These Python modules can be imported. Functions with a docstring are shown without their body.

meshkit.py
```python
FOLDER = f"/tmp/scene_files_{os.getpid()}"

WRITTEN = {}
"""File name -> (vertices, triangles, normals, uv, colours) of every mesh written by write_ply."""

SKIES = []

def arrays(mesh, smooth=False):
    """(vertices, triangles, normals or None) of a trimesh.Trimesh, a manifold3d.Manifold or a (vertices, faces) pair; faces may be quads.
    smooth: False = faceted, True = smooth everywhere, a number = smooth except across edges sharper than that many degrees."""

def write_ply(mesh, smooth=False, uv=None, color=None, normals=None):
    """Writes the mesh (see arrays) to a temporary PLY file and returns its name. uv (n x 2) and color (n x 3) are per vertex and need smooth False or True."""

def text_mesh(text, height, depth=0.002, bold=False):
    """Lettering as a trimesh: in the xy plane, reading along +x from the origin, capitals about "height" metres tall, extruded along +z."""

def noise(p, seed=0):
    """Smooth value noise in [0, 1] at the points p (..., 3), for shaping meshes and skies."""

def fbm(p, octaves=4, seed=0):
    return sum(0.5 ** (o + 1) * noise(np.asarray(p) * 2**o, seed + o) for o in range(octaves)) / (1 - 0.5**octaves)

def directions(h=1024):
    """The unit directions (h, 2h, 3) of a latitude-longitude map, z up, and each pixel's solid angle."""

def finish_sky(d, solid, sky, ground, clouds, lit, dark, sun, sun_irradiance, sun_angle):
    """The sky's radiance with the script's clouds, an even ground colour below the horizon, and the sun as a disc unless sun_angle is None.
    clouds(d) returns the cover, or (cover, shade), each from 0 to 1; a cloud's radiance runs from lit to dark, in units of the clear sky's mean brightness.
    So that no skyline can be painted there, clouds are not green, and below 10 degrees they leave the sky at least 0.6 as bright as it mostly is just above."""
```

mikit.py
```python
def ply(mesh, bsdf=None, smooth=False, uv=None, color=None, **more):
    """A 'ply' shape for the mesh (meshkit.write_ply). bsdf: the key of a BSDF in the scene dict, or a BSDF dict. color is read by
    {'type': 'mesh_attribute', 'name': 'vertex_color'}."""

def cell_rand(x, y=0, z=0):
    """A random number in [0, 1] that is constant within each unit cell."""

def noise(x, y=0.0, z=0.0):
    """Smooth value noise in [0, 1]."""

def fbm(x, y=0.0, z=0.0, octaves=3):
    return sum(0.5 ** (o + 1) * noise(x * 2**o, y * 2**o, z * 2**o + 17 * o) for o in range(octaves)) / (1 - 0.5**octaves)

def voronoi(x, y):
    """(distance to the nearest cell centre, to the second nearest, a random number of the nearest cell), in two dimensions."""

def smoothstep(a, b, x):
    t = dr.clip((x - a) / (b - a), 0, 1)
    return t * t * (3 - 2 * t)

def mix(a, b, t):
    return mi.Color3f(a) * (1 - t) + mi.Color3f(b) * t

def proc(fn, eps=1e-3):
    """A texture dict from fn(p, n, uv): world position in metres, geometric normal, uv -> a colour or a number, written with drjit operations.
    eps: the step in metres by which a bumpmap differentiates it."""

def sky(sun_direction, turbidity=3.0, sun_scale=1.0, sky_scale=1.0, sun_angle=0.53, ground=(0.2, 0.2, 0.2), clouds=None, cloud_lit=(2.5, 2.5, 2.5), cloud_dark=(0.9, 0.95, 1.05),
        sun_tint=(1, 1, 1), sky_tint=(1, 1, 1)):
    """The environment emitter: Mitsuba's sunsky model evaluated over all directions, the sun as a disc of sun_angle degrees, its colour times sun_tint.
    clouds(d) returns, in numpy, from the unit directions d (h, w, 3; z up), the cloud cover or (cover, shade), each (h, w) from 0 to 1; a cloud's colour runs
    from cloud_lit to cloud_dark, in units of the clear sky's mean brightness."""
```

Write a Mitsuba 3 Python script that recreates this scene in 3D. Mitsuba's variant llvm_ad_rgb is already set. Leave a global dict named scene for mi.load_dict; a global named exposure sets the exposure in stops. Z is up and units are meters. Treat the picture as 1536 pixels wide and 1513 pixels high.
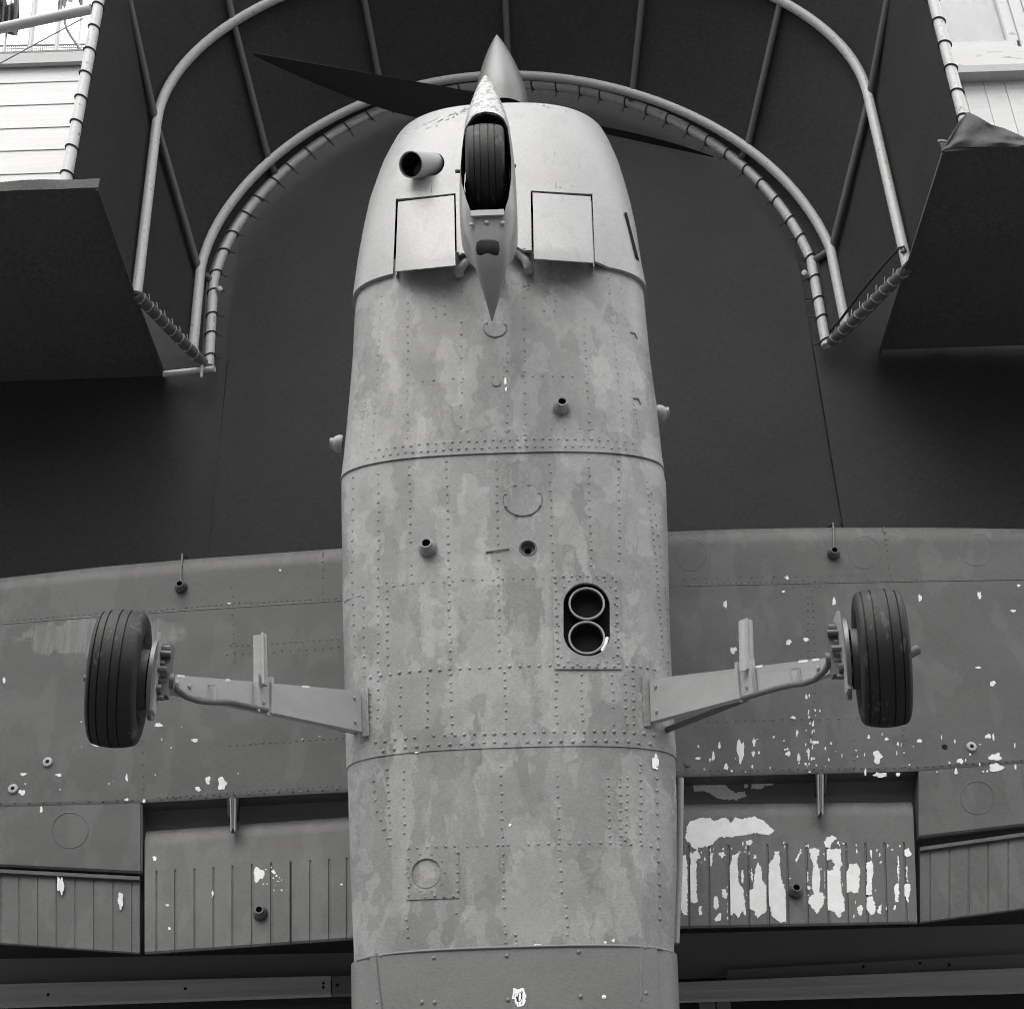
"""A light aircraft hung nose-up on a facade under a black hooded canopy, seen from the street below."""
import math, random
import numpy as np, trimesh, manifold3d as m3, mitsuba as mi, drjit as dr
import mikit, meshkit
from mikit import noise, fbm, smoothstep
from scipy.spatial import Delaunay

scene, labels = {}, {}
T = mi.ScalarTransform4f
rng = random.Random(7)

# ------------------------------------------------------------------ camera, sky, exposure
PITCH, ROLL, YAW, FOCAL = math.radians(31.5), math.radians(1.6), math.radians(-0.5), 2194.0
EYE = np.array([0, 0, 1.6])
FW = np.array([math.sin(YAW) * math.cos(PITCH), math.cos(YAW) * math.cos(PITCH), math.sin(PITCH)])
R0 = np.array([math.cos(YAW), -math.sin(YAW), 0])
U0 = np.cross(R0, FW)
UP = math.cos(ROLL) * U0 + math.sin(ROLL) * R0
RT = math.cos(ROLL) * R0 - math.sin(ROLL) * U0
scene['camera'] = {'type': 'perspective', 'fov': 2 * math.degrees(math.atan(768 / FOCAL)), 'fov_axis': 'x', 'near_clip': 0.05, 'far_clip': 500.0,
                   'to_world': T().look_at(origin=EYE.tolist(), target=(EYE + FW).tolist(), up=UP.tolist())}
SUN_DIR = (-0.25, -0.6, 1.0)
scene['sky'] = mikit.sky(SUN_DIR, turbidity=3, sun_scale=0.16, sun_angle=40, clouds=lambda d: (1.0, 1 - np.clip(d[..., 2], 0, 1)), cloud_lit=(3.0, 3.0, 3.0), cloud_dark=(1.0, 1.0, 1.0), sun_tint=(0.86, 1.0, 1.24))
exposure = 3.5


def ray(u, v):
    return FW + RT * (u - 768) / FOCAL + UP * (756.5 - v) / FOCAL


def P(u, v, Y):
    """The point of the plane y = Y that the photograph shows at (u, v)."""
    d = ray(u, v)
    return EYE + d * (Y - EYE[1]) / d[1]


def Pz(u, v, z):
    d = ray(u, v)
    return EYE + d * (z - EYE[2]) / d[2]


# ------------------------------------------------------------------ materials
def g(x):
    return {'type': 'rgb', 'value': [float(x)] * 3}


def mat(name, fn_or_value, rough=0.5, metallic=0.0, spec=0.5, bump=None, bump_scale=0.001):
    base = g(fn_or_value) if not callable(fn_or_value) else mikit.proc(fn_or_value)
    b = {'type': 'principled', 'base_color': base, 'roughness': rough, 'metallic': metallic, 'specular': spec}
    if bump is not None:
        b = {'type': 'bumpmap', 'arbitrary': mikit.proc(bump, eps=0.002), 'scale': bump_scale, 'bsdf': b}
    scene[name] = {'type': 'twosided', 'bsdf': b}


def grain(p, f=300.0):
    return noise(p.x * f, p.y * f, p.z * f) - 0.5


def gray(v):
    return mi.Color3f(v)


def belly_paint(base, light, dark):
    """Old matt grey paint: rain streaks, touched-up patches with edges of their own, fine grain."""
    def fn(p, n, uv):
        wx = 0.030 * (noise(p.x * 70, p.z * 34, p.y * 20) - 0.5) + 0.014 * (noise(p.x * 190, p.z * 90, 7.0) - 0.5)
        wz = 0.09 * (noise(p.x * 26 + 9, p.z * 30, p.y * 20) - 0.5)
        x, z = p.x + wx, p.z + wz
        a = fbm(x * 12.5, p.y * 3, z * 3.2 + 5, octaves=4)
        b = fbm(x * 20.0 + 31, p.y * 6, z * 3.6, octaves=3)
        c = fbm(x * 11.0 + 70, p.y * 5, z * 4.2, octaves=4)
        d = fbm(x * 34.0 + 11, p.y * 9, z * 2.4 + 3, octaves=3)
        v = mi.Float(base)
        v = v + light * smoothstep(0.525, 0.545, a) + 0.7 * light * smoothstep(0.60, 0.62, b) - dark * smoothstep(0.555, 0.575, c)
        v = v + 0.35 * light * smoothstep(0.62, 0.64, d) - 0.4 * dark * smoothstep(0.40, 0.38, d)
        v = v * (1 + 0.12 * (fbm(p.x * 40, p.y * 40, p.z * 25, octaves=3) - 0.5) + 0.30 * grain(p, 190))
        return gray(v)
    return fn


belly_fn = belly_paint(0.180, 0.048, 0.026)


def cowl_fn(p, n, uv):
    v = 0.245 + 0.04 * (fbm(p.x * 6, p.y * 6, p.z * 4, octaves=3) - 0.5) + 0.06 * grain(p, 190)
    v = v - 0.02 * smoothstep(0.66, 0.70, fbm(p.x * 30, p.y * 30, p.z * 9, octaves=3))
    return gray(v)


def shroud_fn(p, n, uv):
    return gray(0.132 * (1 + 0.10 * (fbm(p.x * 7, p.y * 7, p.z * 7) - 0.5) + 0.26 * grain(p, 190)))


def wing_fn(p, n, uv):
    a = fbm(p.x * 3 + 9, p.y * 3, p.z * 6, octaves=4)
    b = fbm(p.x * 12, p.y * 8, p.z * 4 + 40, octaves=4)
    v = mi.Float(0.066) * (1 + 0.35 * (a - 0.5) + 0.20 * smoothstep(0.52, 0.60, b) + 0.34 * grain(p, 170))
    # scuffed band along the leading edge joint of one wing, where the paint has been rubbed off
    e = dr.square((p.x + 1.75) / 0.36) + dr.square((p.z - 4.31) / 0.10)
    s = fbm(p.x * 26, p.z * 26, p.y * 9, octaves=4)
    st = 0.55 + 0.45 * smoothstep(0.42, 0.58, fbm(p.x * 130, p.z * 5, 3.0, octaves=3))
    v = v + 0.065 * st * smoothstep(0.42, 0.58, s + 0.35 * (1 - e)) * smoothstep(1.15, 0.85, e + (s - 0.5) * 0.9)
    return gray(v)


def strut_fn(p, n, uv):
    v = 0.25 * (1 + 0.22 * (fbm(p.x * 18, p.y * 18, p.z * 30, octaves=4) - 0.5) + 0.15 * grain(p))
    return gray(v)


def fairing_fn(p, n, uv):
    """Grey moulded fairing, its nose sand-blasted to lighter, speckled paint."""
    v = 0.215 * (1 + 0.10 * (fbm(p.x * 20, p.y * 20, p.z * 8) - 0.5) + 0.10 * grain(p))
    s = fbm(p.x * 55, p.y * 55, p.z * 38, octaves=4)
    worn = smoothstep(-0.012, 0.012, p.z - 5.375 + 0.10 * (s - 0.5))
    sp = 0.31 - 0.19 * smoothstep(0.54, 0.60, fbm(p.x * 90 + 5, p.y * 90, p.z * 60, octaves=3))
    return gray(dr.lerp(v, sp, worn))


def black_fn(p, n, uv):
    return gray(0.030 * (1 + 0.30 * (fbm(p.x * 3, p.y * 3, p.z * 3, octaves=4) - 0.5) + 0.5 * grain(p, 110)))


def tyre_fn(p, n, uv):
    sc = smoothstep(0.66, 0.70, fbm(p.x * 60, p.y * 30, p.z * 22, octaves=4))
    return gray(0.030 * sc + 0.010 * (1 + 1.1 * (fbm(p.x * 22, p.y * 22, p.z * 22, octaves=4) - 0.5) + 0.3 * grain(p)))


def pipe_fn(p, n, uv):
    v = 0.45 * (1 + 0.14 * grain(p, 150) - 0.5 * smoothstep(0.74, 0.78, fbm(p.x * 60, p.y * 60, p.z * 40, octaves=3)))
    return gray(v)


def siding_fn(p, n, uv):
    return gray(0.60 - 0.08 * fbm(p.x * 4, p.y * 60, p.z * 60) - 0.03 * grain(p))


def timber_fn(p, n, uv):
    return gray(0.26 * (1 + 0.4 * (fbm(p.x * 2, p.y * 50, p.z * 50, octaves=4) - 0.5) + 0.15 * grain(p)))


def old_white_fn(p, n, uv):
    w = smoothstep(0.66, 0.70, fbm(p.x * 12, p.y * 30, p.z * 40, octaves=4))
    return gray(0.52 - 0.22 * w)


def chip_fn(p, n, uv):
    return gray(0.60 * (1 + 0.22 * (fbm(p.x * 30, p.y * 30, p.z * 30, octaves=4) - 0.5) + 0.12 * grain(p)))


def dent(p, n, uv):
    return fbm(p.x * 5, p.y * 5, p.z * 5, octaves=3)


mat('paint_belly', belly_fn, 0.55, bump=dent, bump_scale=0.008)
mat('paint_cowl', cowl_fn, 0.42)
mat('paint_shroud', shroud_fn, 0.5, bump=dent, bump_scale=0.006)
mat('paint_wing', wing_fn, 0.6, bump=dent, bump_scale=0.005)
mat('paint_strut', strut_fn, 0.45)
mat('paint_fairing', fairing_fn, 0.4)
mat('paint_spinner', 0.095, 0.4)
mat('paint_blade', 0.012, 0.6, spec=0.2)
mat('fabric_black', black_fn, 0.75, spec=0.25)
mat('rubber', tyre_fn, 0.62, spec=0.35)
mat('pipe_paint', pipe_fn, 0.45)
mat('purlin_paint', 0.105, 0.5)
mat('rope_dark', 0.035, 0.8)
mat('rope_light', 0.34, 0.8)
mat('siding_white', siding_fn, 0.55)
mat('trim_white', old_white_fn, 0.6)
mat('trim_grey', 0.36, 0.6)
mat('timber_grey', timber_fn, 0.7)
mat('timber_dark', 0.10, 0.75)
mat('wall_black', 0.012, 0.8)
mat('void_black', 0.015, 0.9, spec=0.1)
mat('metal_grey', 0.13, 0.4, metallic=0.3)
mat('metal_dark', 0.075, 0.5)
mat('fitting_grey', 0.22, 0.45)
mat('bare_white', chip_fn, 0.6)
mat('white_bright', 0.78, 0.5)
mat('ink', 0.014, 0.9, spec=0.1)
mat('flag_cloth', 0.10, 0.8)
mat('pole_paint', 0.42, 0.5)
mat('asphalt', lambda p, n, uv: gray(0.13 * (1 + 0.4 * (fbm(p.x * 3, p.y * 3) - 0.5))), 0.9)
scene['glass_pane'] = {'type': 'thindielectric', 'int_ior': 1.5}


# ------------------------------------------------------------------ mesh helpers
def put(key, mesh, m, smooth=False, kind=None, label=None):
    base, k = key, 1
    while key in scene:
        key = f'{base}_{k:03d}'
        k += 1
    scene[key] = mikit.ply(mesh, m, smooth=smooth)
    if kind or label:
        labels.setdefault(key, {})
        if kind: labels[key]['kind'] = kind
        if label: labels[key]['label'] = label
    return key


def say(key, label, category=None, group=None, kind=None):
    labels[key] = {'label': label}
    if category: labels[key]['category'] = category
    if group: labels[key]['group'] = group
    if kind: labels[key]['kind'] = kind


def join(ms):
    return trimesh.util.concatenate(ms)


def box(lo, hi):
    lo, hi = np.minimum(lo, hi), np.maximum(lo, hi)
    b = trimesh.creation.box(extents=hi - lo)
    b.apply_translation((lo + hi) / 2)
    return b


def hexa(c8):
    """A six-sided solid from 8 corners: 4 of one end, 4 of the other, each in the same turning order."""
    m = trimesh.Trimesh(np.array(c8, float), [[0, 2, 1], [0, 3, 2], [4, 5, 6], [4, 6, 7], [0, 1, 5], [0, 5, 4], [1, 2, 6], [1, 6, 5], [2, 3, 7], [2, 7, 6], [3, 0, 4], [3, 4, 7]], process=False)
    if m.volume < 0: m.invert()
    return m


def beam(a, b, wide, thick, wdir, wide2=None, thick2=None):
    a, b, w = np.array(a, float), np.array(b, float), np.array(wdir, float)
    d = (b - a) / np.linalg.norm(b - a)
    w = w - d * (w @ d)
    w /= np.linalg.norm(w)
    t = np.cross(d, w)
    c = []
    for q, ww, tt in ((a, wide, thick), (b, wide2 or wide, thick2 or thick)):
        for s, r in ((-1, -1), (1, -1), (1, 1), (-1, 1)):
            c.append(q + w * s * ww / 2 + t * r * tt / 2)
    return hexa(c)


def tube(pts, r, n=12, closed=False):
    pts = np.array(pts, float)
    r = np.broadcast_to(np.asarray(r, float), len(pts))
    tang = np.gradient(pts, axis=0) if not closed else np.roll(pts, -1, 0) - np.roll(pts, 1, 0)
    tang /= np.linalg.norm(tang, axis=1, keepdims=True)
    ref = np.array([0.13, 0.31, 0.94]) if abs(tang[0] @ [0.13, 0.31, 0.94]) < 0.9 else np.array([1.0, 0.2, 0.1])
    x = ref - tang[0] * (ref @ tang[0])
    x /= np.linalg.norm(x)
    rings = []
    ang = np.arange(n) * 2 * np.pi / n
    for p, t, rr in zip(pts, tang, r):
        x = x - t * (x @ t)
        x /= np.linalg.norm(x)
        y = np.cross(t, x)
        rings.append(p + rr * (np.cos(ang)[:, None] * x + np.sin(ang)[:, None] * y))
    v, k = np.vstack(rings), len(pts)
    f = []
    for i in range(k if closed else k - 1):
        j = (i + 1) % k
        for a in range(n):
            b = (a + 1) % n
            f += [[i * n + a, i * n + b, j * n + b], [i * n + a, j * n + b, j * n + a]]
    if not closed:
        v = np.vstack([v, pts[0], pts[-1]])
        for a in range(n):
            b = (a + 1) % n
            f += [[k * n, b, a], [k * n + 1, (k - 1) * n + a, (k - 1) * n + b]]
    return trimesh.Trimesh(v, f, process=False)


def basis(axis):
    z = np.array(axis, float)
    z /= np.linalg.norm(z)
    x = np.cross([0, 0, 1.0], z) if abs(z[2]) < 0.9 else np.cross([0, 1.0, 0], z)
    x /= np.linalg.norm(x)
    return x, np.cross(z, x), z


def lathe(profile, origin, axis, n=32):
    """profile: (radius, height along axis) pairs, turned round the axis at origin."""
    x, y, z = basis(axis)
    o = np.array(origin, float)
    ang = np.arange(n) * 2 * np.pi / n
    v = np.vstack([o + h * z + r * (np.cos(ang)[:, None] * x + np.sin(ang)[:, None] * y) for r, h in profile])
    f = []
    for i in range(len(profile) - 1):
        for a in range(n):
            b = (a + 1) % n
            f += [[i * n + a, i * n + b, (i + 1) * n + b], [i * n + a, (i + 1) * n + b, (i + 1) * n + a]]
    return trimesh.Trimesh(v, f, process=False)


def ring(r_in, r_out, h0, h1, origin, axis, n=40):
    return lathe([(r_in, h0), (r_in, h1), (r_out, h1), (r_out, h0), (r_in, h0)], origin, axis, n)


def rod(a, b, r, n=16):
    return tube([a, np.array(a) + (np.array(b) - np.array(a)) * 0.5, b], r, n)


def grid_mesh(pts):
    """pts (I, J, 3) -> open sheet."""
    I, J, _ = pts.shape
    idx = np.arange(I * J).reshape(I, J)
    q = np.stack([idx[:-1, :-1], idx[:-1, 1:], idx[1:, 1:], idx[1:, :-1]], -1).reshape(-1, 4)
    return trimesh.Trimesh(pts.reshape(-1, 3), np.vstack([q[:, [0, 1, 2]], q[:, [0, 2, 3]]]), process=False)


def thick_sheet(a, b):
    """A closed solid between two (I, J, 3) sheets."""
    I, J, _ = a.shape
    idx = np.arange(I * J).reshape(I, J)
    n = I * J
    q = np.stack([idx[:-1, :-1], idx[:-1, 1:], idx[1:, 1:], idx[1:, :-1]], -1).reshape(-1, 4)
    f = [q[:, [0, 1, 2]], q[:, [0, 2, 3]], q[:, [2, 1, 0]] + n, q[:, [3, 2, 0]] + n]
    rim = np.concatenate([idx[0, :], idx[1:, -1], idx[-1, -2::-1], idx[-2:0:-1, 0]])
    nx = np.roll(rim, -1)
    f += [np.stack([rim, rim + n, nx + n], 1), np.stack([rim, nx + n, nx], 1)]
    m = trimesh.Trimesh(np.vstack([a.reshape(-1, 3), b.reshape(-1, 3)]), np.vstack(f), process=False)
    if m.volume < 0: m.invert()
    return m


def man(mesh):
    return m3.Manifold(m3.Mesh(np.asarray(mesh.vertices, np.float32), np.asarray(mesh.faces, np.uint32)))


def unman(m):
    mm = m.to_mesh()
    return trimesh.Trimesh(np.array(mm.vert_properties[:, :3], float), np.array(mm.tri_verts), process=False)


def prism_y(poly_px, Y, y0, y1):
    """A solid along y whose outline the photograph shows as poly_px on the plane y = Y (the outline's real place is that plane)."""
    pts = np.array([P(u, v, Y)[[0, 2]] for u, v in poly_px])
    cs = m3.CrossSection([pts.tolist()], m3.FillRule.NonZero)
    m = m3.Manifold.extrude(cs, y1 - y0)
    # (x, z, h) -> (x, y, z)
    M = np.array([[1, 0, 0, 0], [0, 0, 1, y0], [0, 1, 0, 0]], float)
    out = m.transform(M)
    return out


def ellipse_px(u, v, a, b, n=40):
    return [(u + a * math.cos(t), v + b * math.sin(t)) for t in np.arange(n) * 2 * math.pi / n]


# ------------------------------------------------------------------ the setting: ground
gm = trimesh.Trimesh([[-200, -200, 0], [200, -200, 0], [200, 200, 0], [-200, 200, 0]], [[0, 1, 2], [0, 2, 3]], process=False)
put('ground', gm, 'asphalt')
say('ground', 'pale worn street surface in front of the facade', kind='structure')

# the long house across the narrow street, behind the camera: it hides the low sky
mat('house_brick', lambda p, n, uv: gray(0.16 * (1 + 0.3 * (fbm(p.x * 2, p.z * 8) - 0.5))), 0.8)
say('brick_building', 'long dark brick building across the narrow street behind the viewer', 'building')
hw_ = m3.Manifold.cube([44, 7, 9.2]).translate([-22, -15, 0])
wn = []
for ix in range(-10, 11):
    for iz in range(2):
        x_, z_ = ix * 2.0, 1.0 + iz * 3.0
        hw_ = hw_ - m3.Manifold.cube([1.1, 0.3, 1.7]).translate([x_ - 0.55, -8.18, z_])
        wn.append((x_, z_))
put('brick_building__wall', unman(hw_), 'house_brick')
for x_, z_ in wn: put('brick_building__window_pane', box([x_ - 0.55, -8.19, z_], [x_ + 0.55, -8.175, z_ + 1.7]), 'metal_dark')
put('brick_building__roof', hexa([[-22, -15, 9.2], [-22, -7.7, 9.2], [-22, -7.7, 9.4], [-22, -11.5, 11.0], [22, -15, 9.2], [22, -7.7, 9.2], [22, -7.7, 9.4], [22, -11.5, 11.0]]), 'timber_dark')

# ------------------------------------------------------------------ light aircraft: shape of the fuselage
A = 'light_aircraft'
say(A, 'weathered grey high-wing light aircraft hung nose-up on the facade, belly outwards', 'aircraft')
Y0 = 4.20
SIL = [(1560, 529, 1020, .12), (1420, 527, 1014, .12), (1300, 522, 1018, .12), (1200, 519, 1018, .12), (1130, 517, 1016, .12), (1030, 515, 1010, .12), (900, 512, 1005, .12), (800, 511, 1003, .12), (720, 510, 1000, .12), (680, 515, 993, .12), (600, 522, 985, .12),
       (530, 528, 975, .13), (470, 531, 969, .14), (430, 535, 965, .15), (390, 540, 957, .16), (340, 548, 950, .18), (300, 557, 941, .22), (250, 575, 926, .29), (222, 590, 914, .34), (205, 602, 905, .37)]
SY = Y0 + 0.12
zl = np.array([[P(l, v, Y0 + dy)[2], P(l, v, Y0 + dy)[0]] for v, l, r, dy in SIL])
zr = np.array([[P(r, v, Y0 + dy)[2], P(r, v, Y0 + dy)[0]] for v, l, r, dy in SIL])
NOSE_Z, NOSE_R = P(757, 160, 4.38)[2], 0.035
COWL_Z = P(750, 398, Y0)[2]
Z_B0 = P(745, 700, Y0)[2]


def section(z):
    """(centre x, half width, belly y, corner depth) of the fuselage at height z; arrays."""
    z = np.asarray(z, float)
    xl, xr = np.interp(z, zl[:, 0], zl[:, 1]), np.interp(z, zr[:, 0], zr[:, 1])
    t = np.clip((z - COWL_Z) / (NOSE_Z - COWL_Z), 0, 1)
    y = Y0 + 0.16 * t ** 2.2
    return (xl + xr) / 2, (xr - xl) / 2, y, np.interp(z, [Z_B0, COWL_Z, NOSE_Z], [0.17, 0.22, 0.34])


def y_belly(x, z, N=2.7):
    c, a, y, b = section(z)
    q = np.clip(np.abs((x - c) / a), 0, 0.9999)
    return y + b - b * (1 - q ** N) ** (1 / N)


def on_belly(u, v, d=0.0):
    """(point, normal towards the street) of the fuselage skin where the photograph shows (u, v); d metres proud."""
    Y = Y0
    for _ in range(25):
        q = P(u, v, Y)
        Y = 0.5 * Y + 0.5 * (float(y_belly(q[0], q[2])) - d)
    e = 0.004
    gx = float(y_belly(q[0] + e, q[2]) - y_belly(q[0] - e, q[2])) / (2 * e)
    gz = float(y_belly(q[0], q[2] + e) - y_belly(q[0], q[2] - e)) / (2 * e)
    n = np.array([gx, -1, gz])
    return q, n / np.linalg.norm(n)


def skin(z0, z1, d, th=0.006, nz=40, t0=0.0, t1=1.0, back=5.46, round_top=0.0, nt=73, N=2.7, bulge=None):
    """Closed shell of the fuselage skin between two heights, d metres proud of the base surface. t0..t1: the stretch round the section."""
    zs = np.linspace(z0, z1, nz)
    if round_top:
        zs = np.concatenate([np.linspace(z0, z1 - round_top, nz), z1 - round_top + round_top * np.sin(np.linspace(0, np.pi / 2, 9)[1:])])
    c, a, y, b = section(zs)
    ang = np.linspace(0, np.pi, nt)
    full = t0 == 0 and t1 == 1

    def sheet(off, dz=0.0):
        rows = []
        for zz, cc, aa, yy, bb in zip(zs, c, a, y, b):
            s = 0.0
            if round_top and zz > z1 - round_top:
                k = (zz - (z1 - round_top)) / round_top
                s = round_top * (1 - math.sqrt(max(0, 1 - k * k)))
            co = np.cos(ang)
            q = np.abs(co) ** (2 / N)
            x = cc - (aa + off - s) * np.sign(co) * q
            Y = yy - off + s + (bb) * (1 - np.sin(ang) ** (2 / N))
            if bulge is not None:
                Y = Y - bulge(x, zz)
            row = np.stack([x, Y, np.full_like(x, zz)], 1)
            lo, hi = row[0].copy(), row[-1].copy()
            if full:
                lo[1] = hi[1] = back
                row = np.vstack([lo, row[0] * 0.5 + lo * 0.5, row, row[-1] * 0.5 + hi * 0.5, hi])
            else:
                k0, k1 = int(t0 * (nt - 1)), int(t1 * (nt - 1))
                row = row[k0:k1 + 1]
            rows.append(row)
        return np.array(rows)

    return thick_sheet(sheet(d), sheet(d - th))


Z_J1 = P(745, 680, Y0)[2]
Z_J2 = P(750, 1121, Y0)[2]
Z_J3 = P(770, 1421, Y0)[2]
Z_END = P(790, 1517, Y0)[2]


def cowl_bulge(x, z):
    # the cowl stands off the belly at its lower lip between the flaps, where the cooling air leaves
    w = np.clip(1 - np.abs((x + 0.05) / 0.40) ** 4, 0, 1)
    t = np.clip(1 - (z - COWL_Z) / 0.42, 0, 1)
    return 0.050 * w * t ** 1.5


# inner hull, dark: what is seen through the openings
hull = man(skin(Z_END + 0.02, NOSE_Z - 0.12, -0.075, th=0.02, nz=30))
put(f'{A}__inner_hull', unman(hull), 'void_black', smooth=30)

front = man(skin(Z_J1, COWL_Z + 0.08, 0.0035, nz=60, nt=121))
mid = man(skin(Z_J2, Z_J1 + 0.03, 0.0, nz=80, nt=121))
aft = man(skin(Z_J3 - 0.03, Z_J2 + 0.03, -0.003, nz=60, nt=121))
# openings: the oval port, the small recess, the inspection hole
PORT = [(880 + 35 * math.cos(t) if abs(math.cos(t)) > 1e-9 else 880, (909 if math.sin(t) < 0 else 951) + 34 * math.sin(t)) for t in np.arange(48) * 2 * math.pi / 48 + 0.01]
mid = mid - prism_y(PORT, Y0 + 0.01, Y0 - 0.2, Y0 + 0.06)
mid = mid - prism_y(ellipse_px(792, 822, 12, 12), Y0, Y0 - 0.2, Y0 + 0.06)
aft = aft - prism_y(ellipse_px(639, 1308, 22.5, 23), Y0, Y0 - 0.2, Y0 + 0.06)
put(f'{A}__belly_panel', unman(front), 'paint_belly', smooth=30)
put(f'{A}__lap_strip', skin(Z_J1 - 0.001, Z_J1 + 0.062, 0.0055, th=0.003, nz=6, nt=121, t0=0.09, t1=0.91), 'paint_belly', smooth=30)
put(f'{A}__belly_panel', unman(mid), 'paint_belly', smooth=30)
put(f'{A}__belly_panel', unman(aft), 'paint_belly', smooth=30)
# cup of the small recess and the lid behind the inspection hole
q, nrm = on_belly(792, 822)
put(f'{A}__drain_cup', lathe([(0.030, 0.001), (0.028, 0.003), (0.024, 0.0), (0.022, -0.016), (0.012, -0.020), (0.012, -0.05), (0, -0.05)], q, nrm), 'metal_dark', smooth=30)
q, nrm = on_belly(639, 1308)
put(f'{A}__lid_gap', ring(0.0440, 0.0485, -0.0070, -0.0046, q, nrm, 48), 'metal_dark')
put(f'{A}__inspection_lid', lathe([(0.060, -0.0085), (0.060, -0.0060), (0, -0.0055)], q, nrm), 'paint_belly', smooth=30)

# cowl
FLAPS = [[(597, 303), (681, 293), (683, 398), (593, 407)], [(799, 289), (886, 295), (890, 394), (801, 388)]]
FLAP_CUT = [[(594, 300), (683.5, 290), (686, 415), (589, 425)], [(796, 286), (888.5, 292), (893, 415), (798, 408)]]
cowl = man(skin(COWL_Z - 0.005, NOSE_Z, 0.016, th=0.012, nz=60, nt=121, round_top=NOSE_R, bulge=cowl_bulge, back=5.15))
def cowl_y(x, z):
    return float(y_belly(x, z)) - 0.016 - float(cowl_bulge(np.array(x), z))


def on_cowl(u, v, d=0.0):
    Y = Y0
    for _ in range(24):
        q = P(u, v, Y); Y = 0.5 * Y + 0.5 * (cowl_y(q[0], q[2]) - d)
    return q


def quad_px(c, s, t):
    return np.array(c[0]) * (1 - s) * (1 - t) + np.array(c[1]) * s * (1 - t) + np.array(c[2]) * s * t + np.array(c[3]) * (1 - s) * t


for c in FLAP_CUT:
    cq = np.array([[on_cowl(*quad_px(c, s_, t_)) for s_ in np.linspace(0, 1, 10)] for t_ in np.linspace(0, 1, 10)])
    cowl = cowl - man(thick_sheet(cq + [0, -0.04, 0], cq + [0, 0.03, 0]))
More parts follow.
